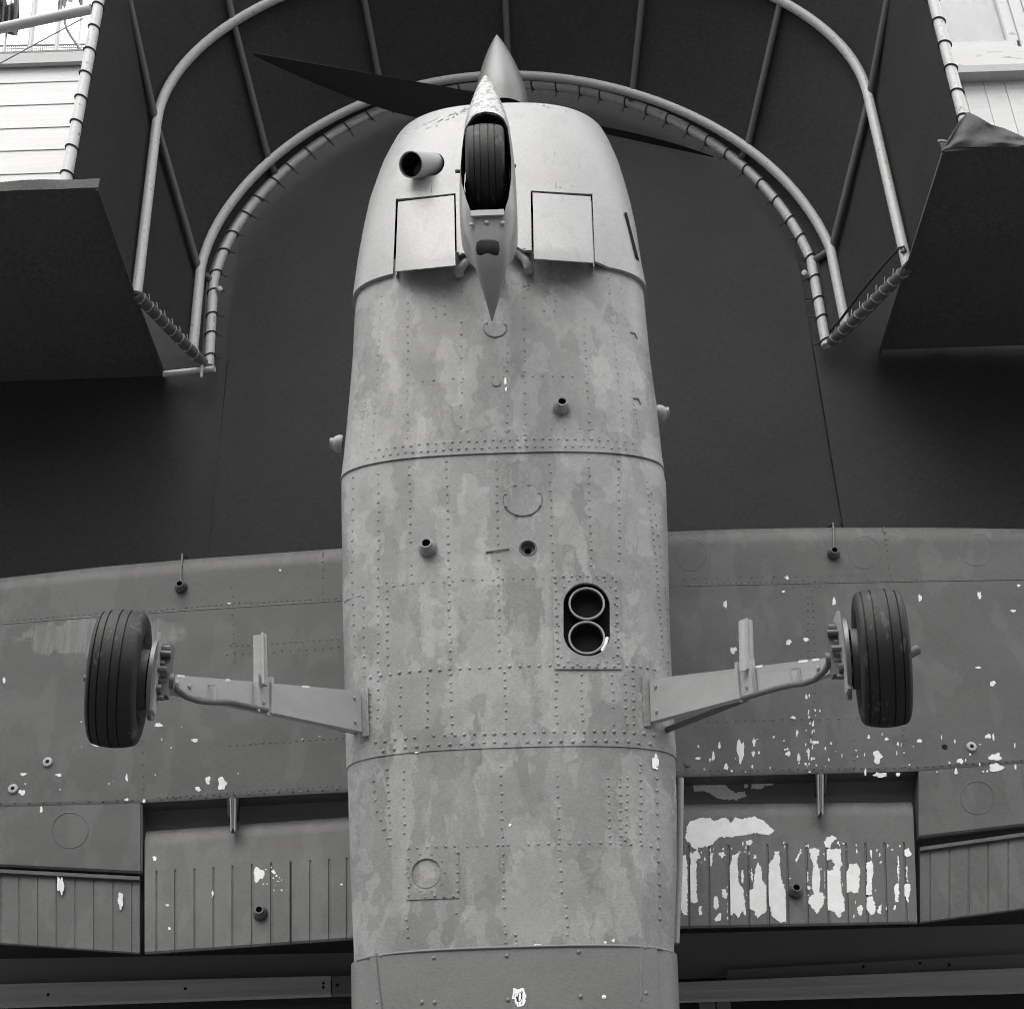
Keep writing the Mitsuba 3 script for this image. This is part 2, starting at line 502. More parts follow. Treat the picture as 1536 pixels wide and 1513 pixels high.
# notch in the lower lip behind the nose fairing and the exhaust hole
cowl = cowl - prism_y([(709, 420), (711, 384), (731, 350), (735, 338), (748, 338), (756, 355), (775, 378), (777, 420)], Y0 - 0.05, Y0 - 0.5, Y0 + 0.08)
cowl = cowl - prism_y([(684, 420), (684, 380), (700, 384), (712, 380), (712, 420)], Y0 - 0.05, Y0 - 0.5, Y0 + 0.08)
cowl = cowl - prism_y([(772, 420), (772, 370), (786, 379), (799, 378), (799, 420)], Y0 - 0.05, Y0 - 0.5, Y0 + 0.08)
cowl = cowl - prism_y(ellipse_px(650, 248, 17, 21), Y0 + 0.05, Y0 - 0.3, Y0 + 0.2)
put(f'{A}__cowling', unman(cowl), 'paint_cowl', smooth=30, label='lighter grey engine cowling at the top of the aircraft')


for fl in FLAPS:
    sh = np.zeros((14, 14, 3))
    for i in range(14):
        for j in range(14):
            s, t = j / 13, i / 13
            uv = np.array(fl[0]) * (1 - s) * (1 - t) + np.array(fl[1]) * s * (1 - t) + np.array(fl[2]) * s * t + np.array(fl[3]) * (1 - s) * t
            Y = Y0
            for _ in range(20):
                q = P(uv[0], uv[1], Y)
                Y = 0.5 * Y + 0.5 * (cowl_y(q[0], q[2]) - 0.001 - 0.028 * t ** 1.3)
            sh[i, j] = q
    fk = put(f'{A}__cowl_flap', thick_sheet(sh, sh + [0, 0.005, 0]), 'paint_cowl', smooth=30)
    ed = [sh[i, 0 if fl is FLAPS[0] else -1] + [0, 0.02, 0] for i in range(14)]
    put(f'{fk}__side_wall', thick_sheet(np.array([[e, e + [0.004, 0, 0]] for e in ed]), np.array([[e + [0, 0.03, 0], e + [0.004, 0.03, 0]] for e in ed])), 'paint_cowl')

# closing plate of the nose, behind the spinner
c, a, y, b = section(NOSE_Z - 0.02)
ang = np.linspace(0, 2 * np.pi, 61)[:-1]
front_pts = [(c + (a - 0.03) * np.sign(math.cos(t)) * abs(math.cos(t)) ** 0.7, 4.80 + 0.33 * np.sign(math.sin(t)) * abs(math.sin(t)) ** 0.7) for t in ang]
nb = m3.Manifold.extrude(m3.CrossSection([[(float(px), float(py)) for px, py in front_pts]]), 0.05).translate([0, 0, float(NOSE_Z) - 0.06])
put(f'{A}__nose_bowl', unman(nb), 'paint_cowl', smooth=30)

for u, v in ((580, 407), (561, 413), (690, 381), (786, 373), (905, 394), (925, 400), (640, 288), (840, 281), (858, 279)):
    q = on_cowl(u, v)
    put(f'{A}__cowling__fastener', lathe([(0.006, -0.002), (0.006, 0.0015), (0.0035, 0.003), (0, 0.003)], q, [0, -1, 0.1], 14), 'fitting_grey', smooth=30)
# seam lines of the cowl: thin raised joint strips
for pts in ([(831, 172), (832, 230), (834, 284)], [(649, 192), (648, 220)], [(648, 278), (647, 290)]):
    line = []
    for u, v in pts:
        Y = Y0
        for _ in range(20):
            q = P(u, v, Y); Y = 0.5 * Y + 0.5 * cowl_y(q[0], q[2])
        line.append(q + [0, 0.0005, 0])
    put(f'{A}__cowling__joint_strip', tube(line, 0.0022, 6), 'metal_dark')
# paint curling off the cowl's front lip
fl = []
for i in range(54):
    left = i < 44
    w = rng.random()
    u = 606 + 100 * w if left else 800 + 100 * w
    v = (209 - 44 * w ** 0.8 + abs(rng.gauss(0, 4))) if left else 160 + 30 * w ** 1.6 + rng.uniform(1, 4)
    q = on_cowl(u, v - 5)
    if q[2] > NOSE_Z - 0.012: q = on_cowl(u, v + 8)
    L, wd = rng.uniform(0.008, 0.03) * (1 if left else 0.5), rng.uniform(0.003, 0.008)
    d = np.array([math.cos(0.5), 0, math.sin(0.5)]) if left else np.array([1, 0, -0.2])
    up_ = np.array([0, -rng.uniform(0.2, 1), rng.uniform(0.3, 1)])
    fl.append(beam(q + [0, -0.001, 0] - d * L / 2, q + [0, -0.003, 0] + d * L / 2, wd, 0.0012, up_))
put(f'{A}__cowling__paint_flakes', join(fl), 'white_bright', kind='stuff', label='flaking paint curling off the front lip of the cowling')

# side louvre slit on the right cheek of the cowl
line = []
for u, v in [(940, 325), (946, 345), (952, 368), (957, 392)]:
    line.append(P(u, v, SY))
put(f'{A}__cowling__side_slot', beam(line[0], line[-1], 0.05, 0.010, [0.25, 1, 0]), 'void_black')

# exhaust
pe = P(650, 249, cowl_y(*P(650, 249, Y0 + 0.04)[[0, 2]]) + 0.05)
pt = P(616, 247, pe[1] - 0.13)
ax = (pt - pe) / np.linalg.norm(pt - pe)
Lx = np.linalg.norm(pt - pe)
put(f'{A}__exhaust_pipe', lathe([(0.052, -0.05), (0.052, Lx), (0.0485, Lx), (0.047, Lx - 0.02), (0.047, 0.0), (0.0, 0.0)], pe, ax, 40), 'paint_cowl', smooth=30, label='stub exhaust pipe beside the nose wheel fairing')
put(f'{A}__exhaust_pipe__bore', lathe([(0.0465, Lx - 0.012), (0.0465, 0.001), (0, 0.001)], pe, ax, 40), 'ink', smooth=30)

# bent engine-mount tubes below the cowl lip
for pp in ([(726, 388), (712, 384), (698, 394), (690, 404), (689, 413)], [(765, 376), (778, 380), (788, 390), (793, 402), (793, 407)]):
    pts = [on_belly(u, v, 0.035 - 0.02 * (k == len(pp) - 1))[0] for k, (u, v) in enumerate(pp)]
    mk = put(f'{A}__mount_bracket', tube(pts, 0.016, 12), 'fitting_grey', smooth=40)
    q, nrm = on_belly(*pp[-1])
    put(f'{mk}__bolt', lathe([(0.018, 0.0), (0.018, 0.018), (0.009, 0.019), (0.009, 0.030), (0, 0.031)], q, nrm, 20), 'fitting_grey', smooth=30)

# spinner and propeller
HUB = P(754, 158, 4.62)
tip = P(745, 52, 4.62)
HUB = np.array([(HUB[0] + tip[0]) / 2 + 0.005, 4.62, HUB[2]])
L = tip[2] - HUB[2]
prof = [(0.118, -0.08)] + [(0.118 * (1 - s ** 1.55) ** 0.92 if s < 1 else 0.0, L * s) for s in np.linspace(0, 1, 30)]
put(f'{A}__spinner', lathe(prof, HUB, [tip[0] - HUB[0], 0, L], 48), 'paint_spinner', smooth=40, label='pointed grey propeller spinner')
SPIN = 1
for sgn, tuv, R in ((-1, (379, 97), 1.0), (1, (1078, 228), 1.0)):
    hz = HUB[2] + 0.10
    HZ0 = HUB[2] - 0.03
    tp = Pz(*tuv, hz)
    root = np.array([HUB[0], 4.62, HZ0])
    d = (tp - root); R = np.linalg.norm(d); d /= R
    w = np.cross([0, 0, 1], d)               # the leading edge: half a turn apart on the two blades
    pts_a, pts_b = [], []
    for s in np.linspace(0.08, 1, 26):
        ch = (0.155 if sgn < 0 else 0.105) * min(1, 0.6 + s * 1.2) * (1 - max(0, (s - 0.35) / 0.65) ** 1.6 * 0.93)
        tw = math.radians(42 - 27 * s)
        cdir = w * math.cos(tw) * 1.0 + np.array([0, 0, 1]) * math.sin(tw) * SPIN
        nn = np.cross(cdir, d)
        o = root + d * R * s
        ra, rb = [], []
        for c_ in np.linspace(0, 1, 9):
            tk = 0.12 * ch * math.sqrt(max(c_, 0)) * (1 - c_) * 1.6 + 0.0012
            base = o + cdir * (ch * (c_ - 1.0) + 0.055)
            ra.append(base + nn * tk / 2); rb.append(base - nn * tk / 2)
        pts_a.append(ra); pts_b.append(rb)
    put(f'{A}__propeller_blade', thick_sheet(np.array(pts_a), np.array(pts_b)), 'paint_blade', smooth=35)

# ------------------------------------------------------------------ nose wheel and its fairing
FP = [(113, 728, 2, 3.77), (120, 728, 10, 3.73), (130, 728, 17, 3.70), (145, 728.5, 25, 3.66), (165, 729, 33, 3.62), (190, 729.5, 37.5, 3.59), (220, 730, 41, 3.575), (260, 730.5, 43.5, 3.575), (300, 731.5, 44, 3.58), (335, 733, 42, 3.60),
      (365, 735, 34, 3.62), (395, 736.5, 28.5, 3.655), (420, 737.5, 21, 3.695), (445, 738, 12.5, 3.74), (465, 738, 6, 3.79), (478, 738, 2, 3.83)]
vs = np.array([f[0] for f in FP], float)
vv = np.concatenate([np.linspace(113, 130, 8)[:-1], np.linspace(130, 465, 50), np.linspace(465, 478, 6)[1:]])
rows = []
from scipy.interpolate import PchipInterpolator
fu, fh, fy = (PchipInterpolator(vs, [f[k] for f in FP]) for k in (1, 2, 3))
for v in vv:
    Y = float(fy(v))
    cpt = P(float(fu(v)), v, Y)
    hw = float(fh(v)) * np.linalg.norm(cpt - EYE) * math.cos(math.atan((756.5 - v) / FOCAL)) / FOCAL
    dep = 0.22 * min(1, hw / 0.09) ** 0.8 + 0.003
    keel = 0.62 * float(np.interp(v, [322, 400], [0.0, 1]))
    dep *= float(np.interp(v, [320, 400], [1, 0.7]))
    ro = []
    for t in np.arange(40) * 2 * math.pi / 40:
        co, si = math.cos(t), math.sin(t)
        back_ = 0.5 * (1 + np.sign(si) * abs(si) ** 0.62)
        ro.append([cpt[0] + hw * np.sign(co) * abs(co) ** 0.62 * (1 - keel * back_), Y + dep * back_, cpt[2]])
    rows.append(ro)
rows = np.array(rows)
I, J, _ = rows.shape
idx = np.arange(I * J).reshape(I, J)
f = []
for i in range(I - 1):
    for j in range(J):
        k = (j + 1) % J
        f += [[idx[i, j], idx[i + 1, j], idx[i + 1, k]], [idx[i, j], idx[i + 1, k], idx[i, k]]]
n_ = I * J
for j in range(J):
    k = (j + 1) % J
    f += [[n_, idx[0, j], idx[0, k]], [n_ + 1, idx[-1, k], idx[-1, j]]]
body = trimesh.Trimesh(np.vstack([rows.reshape(-1, 3), rows[0].mean(0), rows[-1].mean(0)]), f, process=False)
if body.volume < 0: body.invert()
body = man(body)
slot = prism_y([(706, 172), (714, 166), (727, 162), (741, 164), (755, 171), (761, 182), (764, 205), (767, 240), (767, 270), (763, 300), (757, 319), (735, 322), (706, 319), (699, 300), (692, 270), (690, 240), (692, 210), (697, 185)], 3.60, 3.4, 3.775)
vent = prism_y([(715, 363), (721, 361), (742, 361), (748, 363), (750, 369), (747, 377), (741, 377), (731, 375), (721, 377), (716, 376), (713, 370)], 3.62, 3.4, 3.70)
body_full = body
body = body - slot - vent
FK = f'{A}__nose_wheel_fairing'
put(FK, unman(body), 'paint_fairing', smooth=35, label='teardrop wheel fairing with the nose wheel set in its slot, worn pale at its tip')
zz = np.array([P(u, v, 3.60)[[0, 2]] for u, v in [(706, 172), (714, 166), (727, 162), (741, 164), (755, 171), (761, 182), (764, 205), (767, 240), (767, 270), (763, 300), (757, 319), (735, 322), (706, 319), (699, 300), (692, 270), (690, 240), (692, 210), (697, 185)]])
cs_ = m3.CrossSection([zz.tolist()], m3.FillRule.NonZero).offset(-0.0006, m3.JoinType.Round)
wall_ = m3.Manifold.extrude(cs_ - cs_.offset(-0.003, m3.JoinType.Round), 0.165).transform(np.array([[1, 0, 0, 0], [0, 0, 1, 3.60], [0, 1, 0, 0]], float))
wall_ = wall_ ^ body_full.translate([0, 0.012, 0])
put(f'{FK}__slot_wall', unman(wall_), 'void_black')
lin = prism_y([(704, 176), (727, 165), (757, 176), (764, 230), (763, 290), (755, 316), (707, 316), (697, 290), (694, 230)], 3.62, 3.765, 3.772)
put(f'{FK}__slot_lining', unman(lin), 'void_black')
ve = prism_y([(713, 361), (750, 361), (750, 378), (713, 378)], 3.62, 3.690, 3.698)
put(f'{FK}__vent_lining', unman(ve), 'ink')


def tyre_mesh(center, axis, R, W, grooves, n=72, r_in=0.5):
    """A tyre turned round its axle, with grooves cut round the tread."""
    prof, W2 = [], W / 2
    shoulder = R - 0.035
    prof.append((R * r_in, -W2 * 0.62))
    prof.append((R * r_in + 0.02, -W2 * 0.86))
    prof.append(((R * r_in + shoulder) / 2 + 0.012, -W2))
    for t in np.linspace(0, 1, 6):
        prof.append((shoulder + (R - 0.007 - shoulder) * math.sin(t * math.pi / 2) * 0.97, -W2 + W2 * 0.20 * (1 - math.cos(t * math.pi / 2))))
    xs = np.unique(np.concatenate([np.linspace(-W2 * 0.80, W2 * 0.80, 9)] + [[gx - 0.0019, gx - 0.0009, gx + 0.0009, gx + 0.0019] for gx in grooves]))
    for x in xs:
        rr = R - 0.007 * (x / (W2 * 0.80)) ** 2
        if any(abs(x - gx) < 0.0012 for gx in grooves): rr -= 0.0042
        prof.append((rr, x))
    for t in np.linspace(1, 0, 6):
        prof.append((shoulder + (R - 0.007 - shoulder) * math.sin(t * math.pi / 2) * 0.97, W2 - W2 * 0.20 * (1 - math.cos(t * math.pi / 2))))
    prof.append(((R * r_in + shoulder) / 2 + 0.012, W2))
    prof.append((R * r_in + 0.02, W2 * 0.86))
    prof.append((R * r_in, W2 * 0.62))
    prof.append((R * r_in, -W2 * 0.62))
    return lathe(prof, center, axis, n)


wt, wb = P(727, 176, 3.66), P(728, 318, 3.58)
RN = 0.20
wc = P(727.5, 243, 3.60)
wc = np.array([wc[0], 3.570 + RN, (P(727, 174, 3.66)[2] + P(728, 320, 3.60)[2]) / 2 + 0.045])
NK = f'{A}__nose_wheel'
put(f'{NK}__tyre', tyre_mesh(wc, [1, 0, 0], RN, 0.135, (-0.036, -0.015, 0.012, 0.034), r_in=0.42), 'rubber', smooth=35)
put(f'{NK}__hub', lathe([(0, -0.062), (0.05, -0.062), (0.078, -0.05), (0.078, 0.05), (0.05, 0.062), (0, 0.062)], wc, [1, 0, 0]), 'metal_grey', smooth=30)
for s, uv in ((-1, (683, 257)), (1, (774, 249))):
    e = P(*uv, 3.68)
    put(f'{FK}__axle_bolt', rod([wc[0] + s * 0.085, 3.68, e[2]], [e[0], 3.68, e[2]], 0.007), 'metal_dark', smooth=30)
sc = P(731, 322, 3.60)
put(f'{FK}__scraper', beam(P(706, 321, 3.587), P(756, 319, 3.587), 0.024, 0.008, [0, 0, 1]), 'paint_fairing')
for u, v in ((707, 337), (730, 334), (754, 335)):
    q = P(u, v, float(fy(v)))
    put(f'{FK}__screw', lathe([(0.0075, 0), (0.0075, 0.004), (0.004, 0.006), (0, 0.006)], q, [0, -1, 0.05], 14), 'fitting_grey', smooth=30)
q = P(737, 300, 3.75)
put(f'{A}__nose_strut', rod([q[0], 3.72, q[2]], [q[0], 4.6, q[2] + 0.05], 0.035), 'metal_dark', smooth=30)

# ------------------------------------------------------------------ rivets and small plates of the belly
riv = {}


def rivet_at(group, u, v, r=0.0042, d=0.0):
    r *= 1.12
    q, nrm = on_belly(u, v, d)
    x, y, z = basis(nrm)
    o = q - nrm * 0.001
    n, vv_, ff_ = 8, [], []
    for rr, h in ((r, 0.001), (r * 0.84, r * 0.58), (r * 0.45, r * 0.84)):
        for k in range(n):
            t = k * 2 * math.pi / n
            vv_.append(o + rr * (math.cos(t) * x + math.sin(t) * y) + h * nrm)
    vv_.append(o + r * 0.88 * nrm)
    for i in range(2):
        for k in range(n):
            b = (k + 1) % n
            ff_ += [[i * n + k, i * n + b, (i + 1) * n + b], [i * n + k, (i + 1) * n + b, (i + 1) * n + k]]
    for k in range(n):
        ff_.append([2 * n + k, 2 * n + (k + 1) % n, 3 * n])
    riv.setdefault(group, []).append((np.array(vv_), np.array(ff_)))


def rivet_line(group, pts, step, r=0.0042, d=0.0, jit=0.5, skip=0.02):
    pts = np.array(pts, float)
    seg = np.linalg.norm(np.diff(pts, axis=0), axis=1)
    s = np.concatenate([[0], np.cumsum(seg)])
    for t in np.arange(0, s[-1] + 0.01, step * 0.88):
        if rng.random() < skip: continue
        rivet_at(group, np.interp(t, s, pts[:, 0]) + rng.gauss(0, jit), np.interp(t, s, pts[:, 1]) + rng.gauss(0, jit), r * rng.uniform(0.85, 1.1), d)


def bow(v, u0, u1, drop=22, mid=755, half=238, n=25):
    """A frame line across the belly: straight at one height, so it bows in the picture."""
    zc = on_belly(mid, v)[0][2]
    out = []
    for u in np.linspace(u0, u1, n):
        Y = Y0
        for _ in range(25):
            k = (zc - EYE[2]) / ray(u, v)[2]
            # point at height zc on the skin for this column
            vv0, vv1 = v - 30, v + 80
            for _ in range(30):
                vm = (vv0 + vv1) / 2
                if on_belly_fast(u, vm)[2] > zc: vv0 = vm
                else: vv1 = vm
            break
        out.append((u, (vv0 + vv1) / 2))
    return out


def on_belly_fast(u, v):
    Y = Y0
    for _ in range(9):
        q = P(u, v, Y)
        Y = 0.45 * Y + 0.55 * float(y_belly(q[0], q[2]))
    return q


F_, M_, A_ = 'front', 'mid', 'aft'
DF, DA = 0.0035, -0.003
for pts, st in (([(553, 463), (547, 560), (541, 672)], 11), ([(573, 445), (566, 560), (559, 675)], 12.5), ([(612, 455), (611, 658)], 13.5), ([(692, 421), (692, 440)], 6), ([(692, 484), (691, 654)], 20), ([(761, 516), (761, 660)], 15),
                ([(786, 430), (788, 680)], 18), ([(792, 423), (792, 437)], 6), ([(876, 478), (880, 560), (885, 646)], 13.5), ([(912, 418), (924, 540), (936, 645)], 12.5), ([(931, 422), (943, 530), (956, 648)], 12.5), ([(646, 436), (655, 486)], 15), ([(664, 432), (668, 480)], 15), ([(822, 424), (817, 472)], 16), ([(836, 424), (831, 472)], 16), ([(948, 600), (958, 650)], 8), ([(551, 585), (543, 650)], 7)):
    rivet_line(F_, pts, st, d=DF)
rivet_line(F_, bow(565, 620, 870), 17, d=DF, skip=0.15)
rivet_line(F_, bow(645, 700, 905), 24, d=DF, r=0.0035)
rivet_line(F_, bow(660, 556, 958), 14, d=0.0055, r=0.0050)
rivet_line(F_, bow(671, 552, 955), 13, d=0.0055, r=0.0050)
for pts, st in (([(568, 711), (567, 1088)], 16), ([(614, 688), (617, 870)], 14), ([(580, 873), (582, 1005)], 14), ([(670, 692), (673, 860), (678, 1106)], 14), ([(745, 692), (747, 830), (749, 986)], 14), ([(757, 1008), (759, 1095)], 13),
                ([(825, 696), (829, 860)], 15), ([(834, 1010), (835, 1095)], 14), ([(883, 688), (887, 853)], 14), ([(928, 692), (930, 850)], 13), ([(938, 1012), (940, 1090)], 14), ([(872, 1012), (874, 1085)], 13), ([(919, 1012), (921, 1088)], 14), ([(949, 1005), (951, 1091)], 13),
                ([(970, 722), (985, 850), (995, 990)], 11), ([(978, 740), (1000, 900), (1003, 1040)], 18), ([(530, 700), (528, 860), (533, 1000)], 18), ([(641, 1015), (642, 1090)], 14), ([(600, 1030), (601, 1090)], 16), ([(545, 880), (546, 1030)], 17), ([(555, 1040), (555, 1090)], 10)):
    rivet_line(M_, pts, st, r=0.0044)
rivet_line(M_, bow(868, 590, 820), 17)
rivet_line(M_, bow(1000, 556, 826), 17, r=0.0056)
rivet_line(M_, bow(998, 940, 990), 12, r=0.005)
rivet_line(M_, bow(1099, 563, 985), 17, r=0.0056)
rivet_line(M_, bow(1113, 575, 985), 19, r=0.0056)
for pts, st in (([(558, 1156), (564, 1210), (586, 1269)], 17), ([(581, 1153), (586, 1269)], 13), ([(605, 1156), (607, 1255)], 15), ([(751, 1149), (758, 1416)], 15), ([(836, 1163), (843, 1346)], 18), ([(912, 1167), (915, 1262)], 14), ([(930, 1167), (931, 1262)], 14), ([(942, 1167), (938, 1269)], 13),
                ([(961, 1146), (961, 1265)], 13), ([(985, 1150), (990, 1380)], 20), ([(773, 1402), (774, 1418)], 8), ([(670, 1300), (690, 1400)], 40), ([(610, 1380), (612, 1410)], 14), ([(850, 1360), (852, 1410)], 16)):
    rivet_line(A_, pts, st, d=DA, r=0.0042)
rivet_line(A_, bow(1267, 700, 985), 17.5, d=DA)
for name, items in riv.items():
    at, V, Fc = 0, [], []
    for v_, f_ in items:
        V.append(v_); Fc.append(f_ + at); at += len(v_)
    key = f'{A}__rivets'
    put(key, trimesh.Trimesh(np.vstack(V), np.vstack(Fc), process=False), 'paint_belly', smooth=True, kind='stuff', label='rows of domed rivets along the belly seams')
riv.clear()


def belly_plate(name, poly, d, th=0.003, n=12, m='paint_belly', parent=None, step=None, hole=None, label=None):
    """A flat doubler or lid bent to the skin: quad poly in picture corners tl, tr, br, bl."""
    sh = np.zeros((n, n, 3))
    for i in range(n):
        for j in range(n):
            s, t = j / (n - 1), i / (n - 1)
            uv = np.array(poly[0]) * (1 - s) * (1 - t) + np.array(poly[1]) * s * (1 - t) + np.array(poly[2]) * s * t + np.array(poly[3]) * (1 - s) * t
            sh[i, j] = on_belly(uv[0], uv[1], d)[0]
    mm = man(thick_sheet(sh, sh + [0, th, 0]))
    if hole is not None: mm = mm - hole
    return put(name, unman(mm), m, smooth=30, label=label)


pk = belly_plate(f'{A}__port_plate', [(828, 861), (929, 860), (933, 1003), (832, 1003)], 0.0055, th=0.006, hole=prism_y(PORT, Y0 + 0.01, Y0 - 0.2, Y0 + 0.06), label='square riveted plate round an oval port')
for off, st in ((5, 14), (17, 17)):
    c4 = [(828 + off, 861 + off * 0.75), (929 - off, 860 + off * 0.75), (933 - off, 1003 - off * 0.75), (832 + off, 1003 - off * 0.75)]
    if off == 5:
        rivet_line('p', c4 + [c4[0]], st, d=0.0055, r=0.0050)
    else:
        for u_, v_ in ((853, 871), (866, 868), (897, 868), (908, 871), (846, 880), (916, 880), (842, 985), (852, 992), (866, 996), (897, 996), (910, 992), (920, 985), (838, 905), (838, 938), (922, 905), (923, 938), (839, 962), (923, 962)): rivet_at('p', u_, v_, 0.0042, 0.0055)
V, Fc, at = [], [], 0
for v_, f_ in riv.pop('p'):
    V.append(v_); Fc.append(f_ + at); at += len(v_)
put(f'{pk}__rivets', trimesh.Trimesh(np.vstack(V), np.vstack(Fc), process=False), 'paint_belly', smooth=True, kind='stuff')
for u, v in ((880, 906), (880, 957)):
    q = P(u, v, Y0 + 0.014)
    put(f'{pk}__port_tube', lathe([(0.0525, 0.000), (0.0525, -0.006), (0.0540, -0.0075), (0.0575, -0.0075), (0.059, -0.006), (0.059, 0.000), (0.0525, 0.0)], q, [0, 1, 0], 56), 'fitting_grey', smooth=30)
    put(f'{pk}__port_bore', ring(0.0515, 0.0580, 0.0005, 0.034, q, [0, 1, 0], 40), 'ink')
put(f'{pk}__port_backing', box([P(840, 870, Y0)[0], Y0 + 0.050, P(840, 995, Y0)[2]], [P(922, 870, Y0)[0], Y0 + 0.053, P(840, 865, Y0)[2]]), 'void_black')
put(f'{pk}__clip', join([rod(P(903, 976, Y0 - 0.004), P(908, 967, Y0 - 0.006), 0.005), rod(P(908, 967, Y0 - 0.006), P(911, 956, Y0 - 0.004), 0.005)]), 'white_bright')

pk = belly_plate(f'{A}__inspection_plate', [(609, 1269), (687, 1265), (689, 1346), (610, 1349)], -0.003 + 0.003, m='paint_belly', hole=prism_y(ellipse_px(639, 1308, 22.5, 23), Y0, Y0 - 0.2, Y0 + 0.06))
rivet_line('p', [(612, 1272), (685, 1268), (687, 1343), (613, 1346), (612, 1272)], 16, d=0.0)
for t in np.arange(10) * 2 * math.pi / 10: rivet_at('p', 639 + 29 * math.cos(t), 1308 + 29 * math.sin(t), 0.0035, 0.0)
V, Fc, at = [], [], 0
for v_, f_ in riv.pop('p'):
    V.append(v_); Fc.append(f_ + at); at += len(v_)
put(f'{pk}__rivets', trimesh.Trimesh(np.vstack(V), np.vstack(Fc), process=False), 'paint_belly', smooth=True, kind='stuff')

for u, v, r, d, screws in ((784, 750, 0.064, 0, 8), (743, 493, 0.040, 0.0035, 3), (745, 575, 0.014, 0.0035, 0)):
    q, nrm = on_belly(u, v, d)
    put(f'{A}__lid_gap', ring(r - 0.0005, r + 0.0032, 0.0, 0.0010, q, nrm, 48), 'metal_dark')
    lk = put(f'{A}__round_lid', lathe([(r, 0), (r, 0.003), (r - 0.0015, 0.0042), (r * 0.6, 0.0045), (0, 0.0045)], q, nrm, 48), 'paint_belly', smooth=25)
    for k in range(screws):
        t = k * 2 * math.pi / screws + 0.4
        x, y, z = basis(nrm)
        put(f'{lk}__screw', lathe([(0.005, 0.003), (0.005, 0.007), (0.003, 0.0085), (0, 0.0085)], q + (r * 0.97) * (math.cos(t) * x + math.sin(t) * y), nrm, 12), 'paint_belly', smooth=30)

# small spigots standing out of the skin, painted over
SPIGOT = [(0.031, 0), (0.033, 0.006), (0.033, 0.014), (0.030, 0.024), (0.024, 0.032), (0.0205, 0.035), (0.0200, 0.046), (0.0150, 0.046), (0.0145, 0.020), (0, 0.020)]


def spigot(q, nrm, k=1.0, m='fitting_grey', parent=A):
    key = put(f'{parent}__spigot', lathe([(r * k, h * k) for r, h in SPIGOT], q, nrm, 32), m, smooth=28)
    put(f'{key}__bore' if parent.count('__') == 0 else f'{key}_bore', lathe([(0.0142 * k, 0.040 * k), (0.0142 * k, 0.021 * k), (0, 0.021 * k)], q, nrm, 24), 'ink')


mat('fitting_belly', belly_fn, 0.5)
for u, v, d in ((842, 612, 0.004), (642, 823, 0)):
    q, nrm = on_belly(u, v, d)
    spigot(q, nrm, 0.92, 'fitting_belly')
for u, v, s in ((514, 666, -1), (985, 621, 1)):
    q = P(u, v, SY + 0.06)
    spigot(q, [s, -0.1, 0.05], 1.0, 'fitting_grey')
# scratches: a bent pin and small skin nicks
q0, n0 = on_belly(729, 828, 0.003); q1, _ = on_belly(764, 823, 0.003)
put(f'{A}__bent_pin', tube([q0, (q0 + q1) / 2 + n0 * 0.002, q1], [0.0028, 0.002, 0.002], 8), 'metal_dark')
for pts in ([(541, 893), (522, 899), (517, 903)],):
    put(f'{A}__seam_lip', tube([on_belly(u, v, 0.0)[0] for u, v in pts], 0.0035, 8), 'paint_belly')
# folded skin tears on the right cheek
for u, v in ((951, 501), (956, 599)):
    q, nrm = on_belly(u, v, 0.006)
    x, y, z = basis(nrm)
    put(f'{A}__skin_tear', join([beam(q - 0.016 * x, q + 0.004 * x + 0.004 * y, 0.006, 0.005, nrm), beam(q + 0.004 * x + 0.004 * y, q + 0.012 * x - 0.018 * y, 0.006, 0.004, nrm)]), 'metal_dark')
# chips of bare white on the belly, shroud edge
rngc = np.random.default_rng(3)


def jag(cx, cy, w, h, n=26, rough=0.28, seed=0):
    r = np.random.default_rng(seed + int(cx * 13 + cy * 7))
    n = max(n, 14)
    t = np.arange(n) * 2 * np.pi / n
    k = 1 + 0.22 * np.sin(2 * t + r.uniform(0, 6)) * r.uniform(-1, 1) + 0.25 * np.sin(3 * t + r.uniform(0, 6)) * r.uniform(-1, 1) + 0.14 * np.sin(5 * t + r.uniform(0, 6)) + 0.07 * r.normal(size=n)
    k = np.clip(k, 0.5, 1.4)
    return [(cx + w / 2 * a_ * b_, cy + h / 2 * c_ * b_) for a_, b_, c_ in zip(np.cos(t), k, np.sin(t))]


def flat_chip(polys, plane, th=0.0008, lift=0.0):
    """Jagged flakes on a flat face: polys in the picture, plane = (origin, e1, e2, normal to the street)."""
    o, e1, e2, nrm = plane
    out = []
    for poly in polys:
        pts = []
        for u, v in poly:
            d = ray(u, v)
            q = EYE + d * ((o - EYE) @ nrm) / (d @ nrm) - o
            pts.append((q @ e1, q @ e2))
        cs = m3.CrossSection([pts], m3.FillRule.NonZero)
        if cs.area() < 1e-7:
            cs = m3.CrossSection([pts[::-1]], m3.FillRule.NonZero)
        if cs.is_empty(): continue
        mm = unman(m3.Manifold.extrude(cs, th + lift))
        vtx = np.asarray(mm.vertices)
        w = o + vtx[:, :1] * e1 + vtx[:, 1:2] * e2 + vtx[:, 2:3] * nrm
        mm = trimesh.Trimesh(w, mm.faces, process=False)
        if mm.volume < 0: mm.invert()
        out.append(mm)
    return join(out)


def plane3(a, b, c):
    e1 = (b - a) / np.linalg.norm(b - a)
    n = np.cross(e1, c - a)
    n /= np.linalg.norm(n)
    if n[1] > 0: n = -n
    return a, e1, np.cross(n, e1), n


